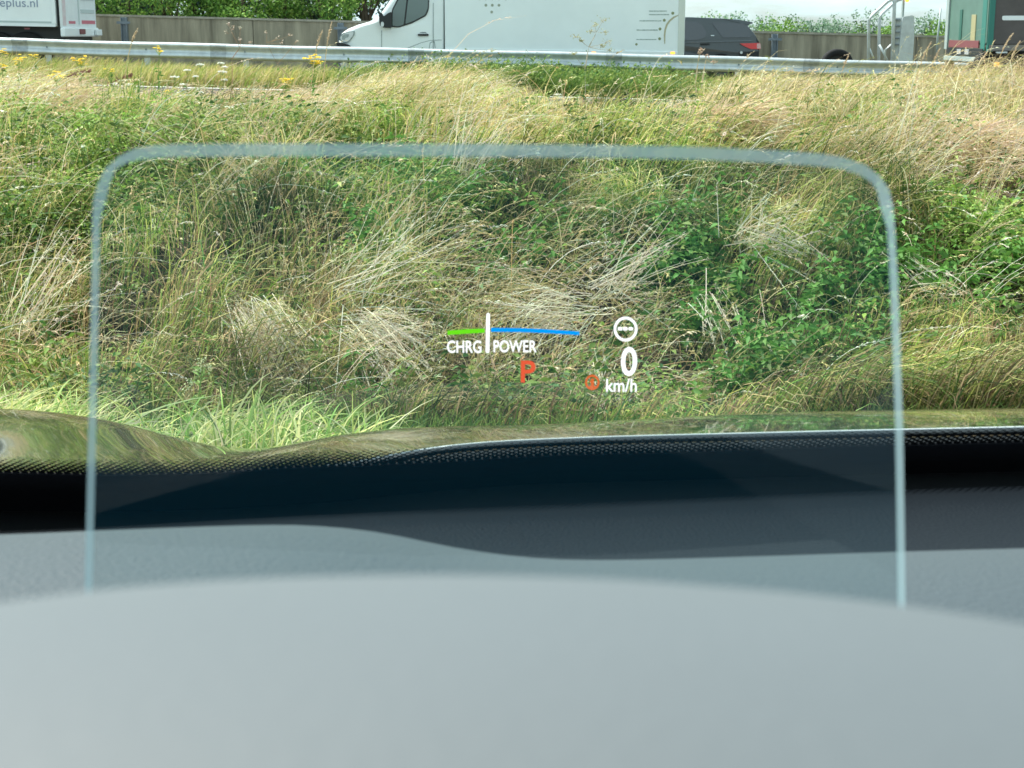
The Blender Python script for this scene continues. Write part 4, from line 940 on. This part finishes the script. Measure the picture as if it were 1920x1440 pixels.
tuft(5, 330, 0, .8, -.1, 50, .35, 'pale grass bunch at the left photo edge level with the glass top', 6, .4)
tuft(1680, 330, 0, .6, .75, 45, .7, 'straw stalks fanning up at the top right glass corner', 4, .4)
tuft(1330, 560, 0, .2, -1, 26, .2, 'small drooping seed bunch right of the ring symbol', 8, .3)
tuft(860, 330, 0, .5, .9, 50, .6, 'straw stalks leaning right behind the top glass edge', 4, .25)
tuft(1690, 500, 0, .85, -.55, 30, .22, 'small pale dead twig beside the right glass edge', 6, .25)
tuft(1140, 690, 0, -.15, -1, 40, .22, 'straggly dead grass above the orange symbol', 5, .4)

# ------------------------------------------------------------------ trees
def tree(name, px, Y, ht, wd, lab, cols, n, leaf, gap=.0, group='trees behind the wall', base=-1.8, nl=9, low=.12):
    x = (px-960)/FPX*Y; e = empty(name, (x, Y, base), lab, 'tree', group)
    bm = bmesh.new(); tube(bm, [(x, Y, base-.3), (x+.03*wd, Y, base+ht*.35), (x-.02*wd, Y, base+ht*.8)], wd*.05+.03, 8, wd*.012+.01)
    lobes = []
    for i in range(nl):
        a = rng.uniform(0, 2*pi); r = wd*.5*rng.uniform(.2, .75); zz = base + ht*rng.uniform(low+.12, .84); f = 1-.45*abs((zz-base)/ht-.45)
        c = np.array([x+cos(a)*r*f, Y+sin(a)*r*f, zz]); lobes.append((c, wd*.5*rng.uniform(.35, .6)))
        tube(bm, [(x, Y, base+ht*rng.uniform(.2, .5)), tuple(c)], wd*.016+.008, 5, .006)
    lobes.append((np.array([x, Y, base+ht*.88]), wd*.22))
    bm_obj('trunk', bm, M_bark, e, True)
    V = Veg(); k = n//len(lobes)
    for c, r in lobes:
        d = norm(rng.normal(size=(k, 3))); rr = r*(.45+.6*rng.random((k, 1))**.6); Pp = c + d*rr*np.array([1, 1, .85])
        cl = np.array([mnoise.noise(Vector(p)*(2.2/r if r > 1 else 2.5)) for p in Pp]); kp = cl > -.12+gap
        Pp, d = Pp[kp], d[kp]; m = len(Pp); D = d*.6 + rng.normal(size=(m, 3))*.7 + np.array([0, 0, .25])
        leaves(V, Pp, D, leaf*rng.uniform(.6, 1.3, m), .55, pick(cols, m)*(1+rng.uniform(-.15, .15)))
    V.build('crown', VEG, e)
M_bark = mat('bark', (.09, .07, .05), .9, .1, var=.4, vscale=10)
LG = [(.20, .36, .06), (.13, .27, .05), (.28, .42, .09), (.09, .19, .04)]
DG = [(.035, .075, .04), (.05, .10, .04), (.025, .055, .035)]
HAZED = [(.22, .34, .22), (.28, .40, .27), (.18, .29, .19)]  # leaf greens paled and greyed: distance haze is mixed into the colour
for i, (px, ht, wd, lab) in enumerate([(195, 4.4, 2.4, 'bright green leafy tree directly right of the white truck above the wall'), (262, 3.9, 2.3, 'rounded light green tree above the leftmost wall post'), (335, 4.3, 2.6, 'bushy light green tree above the wall, third from the white truck'),
        (405, 4.0, 2.2, 'light green tree midway between the truck and the van'), (470, 4.2, 2.4, 'light green tree above the slanting dead stem'), (545, 4.3, 2.6, 'yellowish green tree above the wall left of the van nose'), (612, 4.0, 2.3, 'light green tree directly above the van nose post'), (690, 4.6, 2.8, 'green tree partly behind the van windscreen')]):
    tree('roadside_tree', px, 43.6+.5*(i % 2), ht, wd, lab, LG, 8000, .10, -.05)
for i, (px, lab) in enumerate([(150, 'dark conifer behind the gap beside the white truck'), (282, 'dark conifer behind the second and third bright trees'), (375, 'dark conifer behind the third and fourth bright trees'), (525, 'dark conifer behind the slanting dead stem'), (655, 'dark conifer behind the van nose'), (450, 'dark conifer in the middle of the left tree row'), (225, 'dark conifer above the leftmost wall post'), (600, 'dark conifer above the yellowish green tree')]):
    tree('dark_tree', px, 49+rng.uniform(0, 2), 7, 3.6, lab, DG, 6000, .16, -.2, 'dark trees behind the bright row')
for i, (px, Y, top, wd, cols, gap, lab) in enumerate([(1300, 150, 33, 3.2, HAZED, .05, 'pale distant tree above the front of the dark car roof'), (1325, 140, 23, 4.2, HAZED+LG[:1], .02, 'distant tree rising above the dark car roof'), (1374, 160, 25, 4.2, HAZED, .05, 'pale distant tree above the rear of the dark car roof'),
        (1425, 110, 25, 3.2, HAZED+LG[1:2], .05, 'distant grey green tree just right of the dark car'), (1448, 90, 33, 3.2, LG, -.05, 'bright yellow green bush above the wall right of the dark car'), (1478, 150, 33, 4.6, HAZED, .05, 'pale thin tree right of the yellow green bush'), (1502, 150, 40, 3.2, HAZED, .12, 'lowest pale tree in the far row'),
        (1528, 165, 36, 3.6, HAZED, .1, 'airy pale tree above the wall left of the black tyre'), (1551, 170, 31, 4.6, HAZED, .1, 'airy pale tree directly above the black tyre'), (1601, 160, 26, 6.5, HAZED, .1, 'airy pale broad tree left of the steel stair'), (1585, 110, 50, 4.2, LG[1:]+HAZED, -.1, 'low dark green hedge tree left of the stair'), (1613, 110, 49, 4.2, LG[1:2]+DG, -.1, 'low hedge tree behind the stair handrail'),
        (1658, 80, 31, 2.2, LG, -.05, 'bright green bush seen through the stair handrails'), (1640, 82, 42, 1.6, LG, -.05, 'small bright bush just left of the handrails'), (1735, 80, 33, 2.4, LG, -.08, 'bright green bush between stair and tan pole'), (1770, 84, 36, 2.0, LG, -.08, 'bright green bush behind the tan pole'), (1725, 160, 23, 4.5, HAZED, .15, 'wispy pale tree above the bush between stair and pole')]):
    zt = zat(top, Y); b = -2.4; tree('distant_tree', px, Y, zt-b-.2, wd, lab, cols, 2000, .10*Y/60+.02, gap+.05, 'distant trees above the wall', b, 8, .25)

# ------------------------------------------------------------------ our own car
car = empty('parked_car', (0, .9, -1.3), 'dark car seen from its driver seat: bonnet, windscreen base and grey dashboard', 'car')
M_paint = mat('black_bonnet_paint', (.012, .013, .015), .16, .5, coat=1)
def sheet(name, fpt, us, vs, m, parent, thick=0, uv=None):
    v = []; f = []
    for b in vs:
        for a in us: v.append(fpt(a, b))
    n = len(us)
    for j in range(len(vs)-1):
        for i in range(n-1): f.append((j*n+i, j*n+i+1, (j+1)*n+i+1, (j+1)*n+i))
    o = mesh_obj(name, v, f, m, parent, True)
    if uv:
        l = o.data.uv_layers.new(name='UVMap')
        for lp in o.data.loops: i = lp.vertex_index; l.data[lp.index].uv = uv(us[i % n], vs[i//n])
    if thick: s = o.modifiers.new('thick', 'SOLIDIFY'); s.thickness = thick; s.offset = -1
    return o
sil = curve([(-900, 790), (-300, 766), (0, 766), (150, 782), (300, 817), (400, 836), (480, 841), (560, 834), (650, 815), (760, 803), (850, 799), (1000, 796), (1200, 786), (1400, 776), (1600, 770), (1920, 765), (2600, 764)])
low = curve([(-900, 846), (-300, 856), (0, 864), (200, 892), (400, 902), (600, 893), (740, 880), (870, 842), (1000, 827), (1300, 814), (1500, 807), (1920, 794), (2600, 786)])
YS, YR = 1.75, 1.12
def bon(px, y):
    """bonnet height: tangent to the sight line at YS, falling away both ways"""
    xx = at(px, sil(px), YS).x
    s = slope(sil(px)); lo = slope(low(px))
    k = (lo-s)*YR/(YS-YR)**2
    if y > YS: k = .30
    return (xx, y, -s*y - max(k, .004)*(y-YS)**2)
us = [a for a in range(-900, 2700, 30)]
ysr = [YR + (YS-YR)*i/16 for i in range(17)] + [1.8, 1.86, 1.93, 2.0, 2.08, 2.15]
sheet('bonnet', bon, us, ysr, M_paint, car, .004)
# dark cowl between bonnet and glass, and the bright trim line along the right part of the bonnet's rear edge
def cowl(px, t):
    p = bon(px, YR); return (p[0], YR-.005-t*.12, p[2]-.006-t*.03)
sheet('cowl_panel', cowl, us, [0, .5, 1], M_black, car, .003)
bm = bmesh.new(); tube(bm, [Vector(bon(px, YR-.004)) + Vector((0, 0, .0016)) for px in range(850, 2600, 40)], .0006, 8, .0014)
bm_obj('bonnet_seal', bm, mat('pale_seal', (.55, .60, .62), .3, .6), car, True)
# windscreen: clear sheet, dotted band, solid black band
WB = curve([(-900, 850), (0, 858), (200, 862), (400, 858), (500, 850), (700, 843), (850, 836), (1000, 826), (1300, 818), (1600, 808), (1920, 800), (2600, 790)])
def scr(px, s):
    b = at(px, WB(px), 1.0); return (b.x, b.y - .80*s, b.z + .60*s)
us2 = [a for a in range(-1100, 3100, 50)]
M_ws = glassy('windscreen_glass', (.95, .975, .965), .015, .0, .0)
ws = sheet('windscreen', scr, us2, [0, .1, .25, .45, .7], M_ws, car)
def frit_mat():
    m = bpy.data.materials.new('dotted_frit'); m.use_nodes = True; n = m.node_tree; n.nodes.clear()
    uvn = n.nodes.new('ShaderNodeUVMap'); mp_ = n.nodes.new('ShaderNodeMapping'); mp_.inputs['Scale'].default_value = (250, 250, 1); mp_.inputs['Rotation'].default_value = (0, 0, radians(45))
    vo = n.nodes.new('ShaderNodeTexVoronoi'); vo.voronoi_dimensions = '2D'; vo.inputs['Randomness'].default_value = 0; vo.inputs['Scale'].default_value = 1
    sp = n.nodes.new('ShaderNodeSeparateXYZ'); mr = n.nodes.new('ShaderNodeMapRange')
    mr.inputs['From Min'].default_value = 0; mr.inputs['From Max'].default_value = -.026; mr.inputs['To Min'].default_value = .56; mr.inputs['To Max'].default_value = .12
    lt = n.nodes.new('ShaderNodeMath'); lt.operation = 'LESS_THAN'
    n.links.new(uvn.outputs[0], mp_.inputs[0]); n.links.new(mp_.outputs[0], vo.inputs['Vector']); n.links.new(uvn.outputs[0], sp.inputs[0]); n.links.new(sp.outputs[1], mr.inputs[0])
    n.links.new(vo.outputs['Distance'], lt.inputs[0]); n.links.new(mr.outputs[0], lt.inputs[1])
    t = n.nodes.new('ShaderNodeBsdfTransparent'); t.inputs[0].default_value = (.9, .93, .93, 1)
    d = n.nodes.new('ShaderNodeBsdfPrincipled'); d.inputs['Base Color'].default_value = (.02, .022, .025, 1); d.inputs['Roughness'].default_value = .5
    mx_ = n.nodes.new('ShaderNodeMixShader'); o = n.nodes.new('ShaderNodeOutputMaterial')
    n.links.new(lt.outputs[0], mx_.inputs[0]); n.links.new(d.outputs[0], mx_.inputs[1]); n.links.new(t.outputs[0], mx_.inputs[2]); n.links.new(mx_.outputs[0], o.inputs[0])
    return m
sheet('dotted_band', scr, us2, [0, -.013, -.026], frit_mat(), ws, 0, lambda a, s: ((a-960)/FPX, s))
sheet('black_band', scr, us2, [-.026, -.06, -.10, -.14], mat('frit_black', (.004, .005, .009), .6, .2), ws, .002)

# dashboard: dark rear tray, light pad in front of it, instrument cowl nearest
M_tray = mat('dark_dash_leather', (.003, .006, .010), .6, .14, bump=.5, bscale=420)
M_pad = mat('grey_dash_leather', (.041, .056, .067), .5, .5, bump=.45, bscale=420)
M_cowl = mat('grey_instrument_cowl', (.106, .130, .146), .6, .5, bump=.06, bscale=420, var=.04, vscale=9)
dash = None
trayf = curve([(-900, 990), (0, 975), (500, 950), (960, 930), (1920, 893), (2600, 885)])
padf = curve([(-900, 1010), (-200, 1003), (0, 1002), (300, 990), (520, 984), (620, 988), (720, 1000), (850, 1026), (960, 1042), (1060, 1049), (1200, 1049), (1450, 1042), (1700, 1034), (1920, 1028), (2600, 1010)])
Yt0, Yt1, Yp = 1.00, .60, .58
def tray(px, t):
    y = Yt0 + (Yt1-.06-Yt0)*t; z0 = zat(trayf(px)+30, Yt0); z1 = zat(padf(px)+25, Yt1)
    tt = t; z = z0 + (z1-z0)*(tt**1.0) ; z += .0*tt
    return ((px-960)/FPX*y*1.0, y, z - .026*sin(pi*tt))
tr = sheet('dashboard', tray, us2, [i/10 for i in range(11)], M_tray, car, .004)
pf = lambda px, t: pad(px, t)
def pad(px, t):
    s = slope(padf(px)); y0 = Yp; y = y0 + .03 - (y0+.03-.33)*t
    k = 1.1 if y < y0 else 12
    return (at(px, padf(px), y0).x, y, -s*y - k*(y-y0)**2 - .0)
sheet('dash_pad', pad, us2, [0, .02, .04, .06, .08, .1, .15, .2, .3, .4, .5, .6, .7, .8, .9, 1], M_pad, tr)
cf = curve([(-900, 1330), (-400, 1200), (-150, 1152), (0, 1133), (170, 1109), (400, 1089), (600, 1080), (800, 1077), (960, 1079), (1150, 1086), (1350, 1100), (1500, 1113), (1690, 1136), (1820, 1156), (1920, 1175), (2100, 1215), (2300, 1290), (2500, 1400)])
Yc = .16
def cowlf(px, t):
    s = slope(cf(px)); y = Yc+.012 - (Yc+.012+.02)*t; k = 3.6 if y < Yc else 60
    return (at(px, cf(px), Yc).x, y, -s*y - k*(y-Yc)**2)
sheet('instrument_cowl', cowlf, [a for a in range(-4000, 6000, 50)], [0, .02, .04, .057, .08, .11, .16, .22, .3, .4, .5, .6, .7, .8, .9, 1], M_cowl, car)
# roof and pillars of the car: they shade the cabin
M_roof = mat('roof_lining', (.34, .35, .35), .8, .2)
def rooff(px, t): return (px*.62, .19 - 2.2*t, .335 + .05*sin(pi*min(1, t*1.1)) - .07*px*px)
RA = [i/10*2-1 for i in range(11)]
sheet('roof', rooff, RA, [0, .05, .1, .2, .4, .6, .8, 1], M_roof, car, .03)
for s in (-1, 1):
    bm = bmesh.new(); tube(bm, [(s*.66, 1.12, -.30), (s*.65, .62, .02), (s*.62, .19, .31)], .035, 8, .03); bm_obj('windscreen_pillar', bm, M_black, car, True)

# ------------------------------------------------------------------ head-up display: fold-up glass and the image it shows
HY = .40
hud = empty('head_up_display', at(928, 1118, HY-.01), 'fold-up head-up display glass with rounded top corners and glowing readout', 'display')
def outline(inset):
    """rounded outline in photo units: bottom left, up, round the corners, down on the right"""
    i = inset; pts = []
    pts += [(157+i, 1180), (161+i, 1000), (166+i, 800), (170+i, 600), (172+i, 480), (173+i, 410)]
    pts += [(175+i, 375), (183+i*.95, 345), (198+i*.8, 316), (222+i*.6, 294+i*.5), (252+i*.4, 279+i*.85), (290+i*.2, 272+i), (340, 270+i), (480, 269+i)]
    pts += [(700, 269+i), (960, 270+i), (1150, 272+i), (1300, 275+i), (1440, 281+i), (1530, 287+i), (1580, 294+i*.95), (1622-i*.4, 309+i*.8), (1650-i*.65, 330+i*.5), (1667-i*.9, 355+i*.2), (1674-i, 385), (1678-i, 430)]
    pts += [(1683-i, 520), (1688-i, 650), (1693-i, 800), (1696-i, 1000), (1698-i, 1180)]
    return pts
def HP(px, py, off=0):
    Y = HY + .012*(700-py)/430 + off     # the glass leans: its top is farther away
    return at(px, py, Y)
O, I = outline(0), outline(24)
for k in range(len(O)):           # legs are a little narrower than the top edge
    if O[k][1] > 400: I[k] = (O[k][0] + (14.5 if O[k][0] < 900 else -14.5), I[k][1])
cx_, cy_ = 928, 720
M_comb = glassy('combiner_glass', (.87, .925, .92), .02, .02, .055, (.03, .34, .58))  # blue diffuse share paints the veil of reflected light over the pane
bm = bmesh.new(); ring = [bm.verts.new(HP(a, b)) for a, b in I]; c = bm.verts.new(HP(cx_, 1180))
# fan of quads down to the bottom line
m2 = len(ring)
for k in range(m2-1): bm.faces.new((ring[k], ring[k+1], c))
bm_obj('glass_pane', bm, M_comb, hud)
def edge_mat():
    m = bpy.data.materials.new('polished_glass_edge'); m.use_nodes = True; n = m.node_tree; n.nodes.clear()
    t = n.nodes.new('ShaderNodeBsdfTransparent'); t.inputs[0].default_value = (.85, .93, .93, 1)
    d = n.nodes.new('ShaderNodeBsdfDiffuse'); d.inputs[0].default_value = (.66, .83, .89, 1)
    r = n.nodes.new('ShaderNodeBsdfTranslucent'); r.inputs[0].default_value = (.62, .82, .88, 1)
    a = n.nodes.new('ShaderNodeMixShader'); a.inputs[0].default_value = .65
    b = n.nodes.new('ShaderNodeMixShader'); b.inputs[0].default_value = .60; o = n.nodes.new('ShaderNodeOutputMaterial')
    n.links.new(d.outputs[0], a.inputs[1]); n.links.new(r.outputs[0], a.inputs[2]); n.links.new(t.outputs[0], b.inputs[1]); n.links.new(a.outputs[0], b.inputs[2]); n.links.new(b.outputs[0], o.inputs[0])
    return m
v = [HP(a, b) for a, b in O] + [HP(a, b, -.0006) for a, b in I]; n = len(O)
mesh_obj('glass_edge', v, [(k, k+1, n+k+1, n+k) for k in range(n-1)], edge_mat(), hud, True)
# the readout: floats ahead of the glass where the display projects it
YH = 1.09
E_w = emis('readout_white', (1, .97, 1), .95); E_b = emis('readout_blue', (.0, .36, 1.0), .66); E_g = emis('readout_green', (.20, .90, .0), .58)
E_r = emis('readout_red', (1, .12, .04), .6); E_o = emis('readout_orange', (1, .18, .03), .55)
def glow(name, pts, m, r=.0): 
    pp = poly(pts, YH)
    if r: pp = rounded(pp, r)
    bm = bmesh.new(); prism(bm, pp, YH, YH+.0005); return bm_obj(name, bm, m, hud)
glow('charge_bar', [(839, 620.2), (874, 617.6), (909, 616.2), (909, 623.8), (874, 625.6), (839, 628.2)], E_g, .0003)
glow('power_bar', [(920.5, 614.8), (980, 615.5), (1030, 618), (1086.5, 621.8), (1086.5, 628.5), (1030, 625), (980, 622.8), (920.5, 622.2)], E_b, .0003)
glow('needle', [(912, 587), (918.6, 587), (917.5, 662), (910.5, 662)], E_w, .002)
def word(name, body, x0, x1, ytop, ybot, m, bold):
    a = at(x0, ybot, YH); b = at(x1, ytop, YH)
    text_mesh(name, body, b.x-a.x, b.z-a.z, (a.x, YH, a.z), m, hud, bold, depth=.0005)
word('charge_label', 'CHRG', 838.5, 902.5, 638.5, 661.5, E_w, .01)
word('power_label', 'POWER', 925.5, 1006, 638, 660.5, E_w, .010)
word('gear_letter', 'P', 976.5, 1004, 676, 717, E_r, .016)
word('speed_digit', '0', 1164, 1195, 650.5, 704.5, E_w, .014)
word('unit_label', 'km/h', 1136.5, 1194, 710, 734.5, E_w, .006)
def ringg(name, cx, cy, ro, ri, m, sy=1.0):
    k = 40; vs = []
    for r in (ro, ri):
        for i in range(k): vs.append(at(cx+r*cos(2*pi*i/k), cy+r*sy*sin(2*pi*i/k), YH))
    return mesh_obj(name, vs, [(i, (i+1) % k, k+(i+1) % k, k+i) for i in range(k)], m, hud)
ringg('speed_limit_ring', 1173, 617, 22.3, 17.5, E_w, 1.04)
for a in (1158.5, 1168.3, 1178.5): glow('ring_dash', [(a, 613.5), (a+8.5, 613.5), (a+8.5, 619.5), (a, 619.5)], E_w, .001)
ringg('warning_ring', 1110.5, 717, 13.6, 9.8, E_o, 1.06)
word('warning_letter', 'i', 1107.6, 1114, 709.5, 726, E_o, .06)
glow('warning_letter_foot', [(1105, 724), (1116.5, 724), (1116.5, 726.8), (1105, 726.8)], E_o)
glow('warning_letter_arm', [(1105.5, 714.5), (1111, 714.5), (1111, 717), (1105.5, 717)], E_o)
print('objects', len(bpy.data.objects), 'polys', sum(len(m.polygons) for m in bpy.data.meshes))
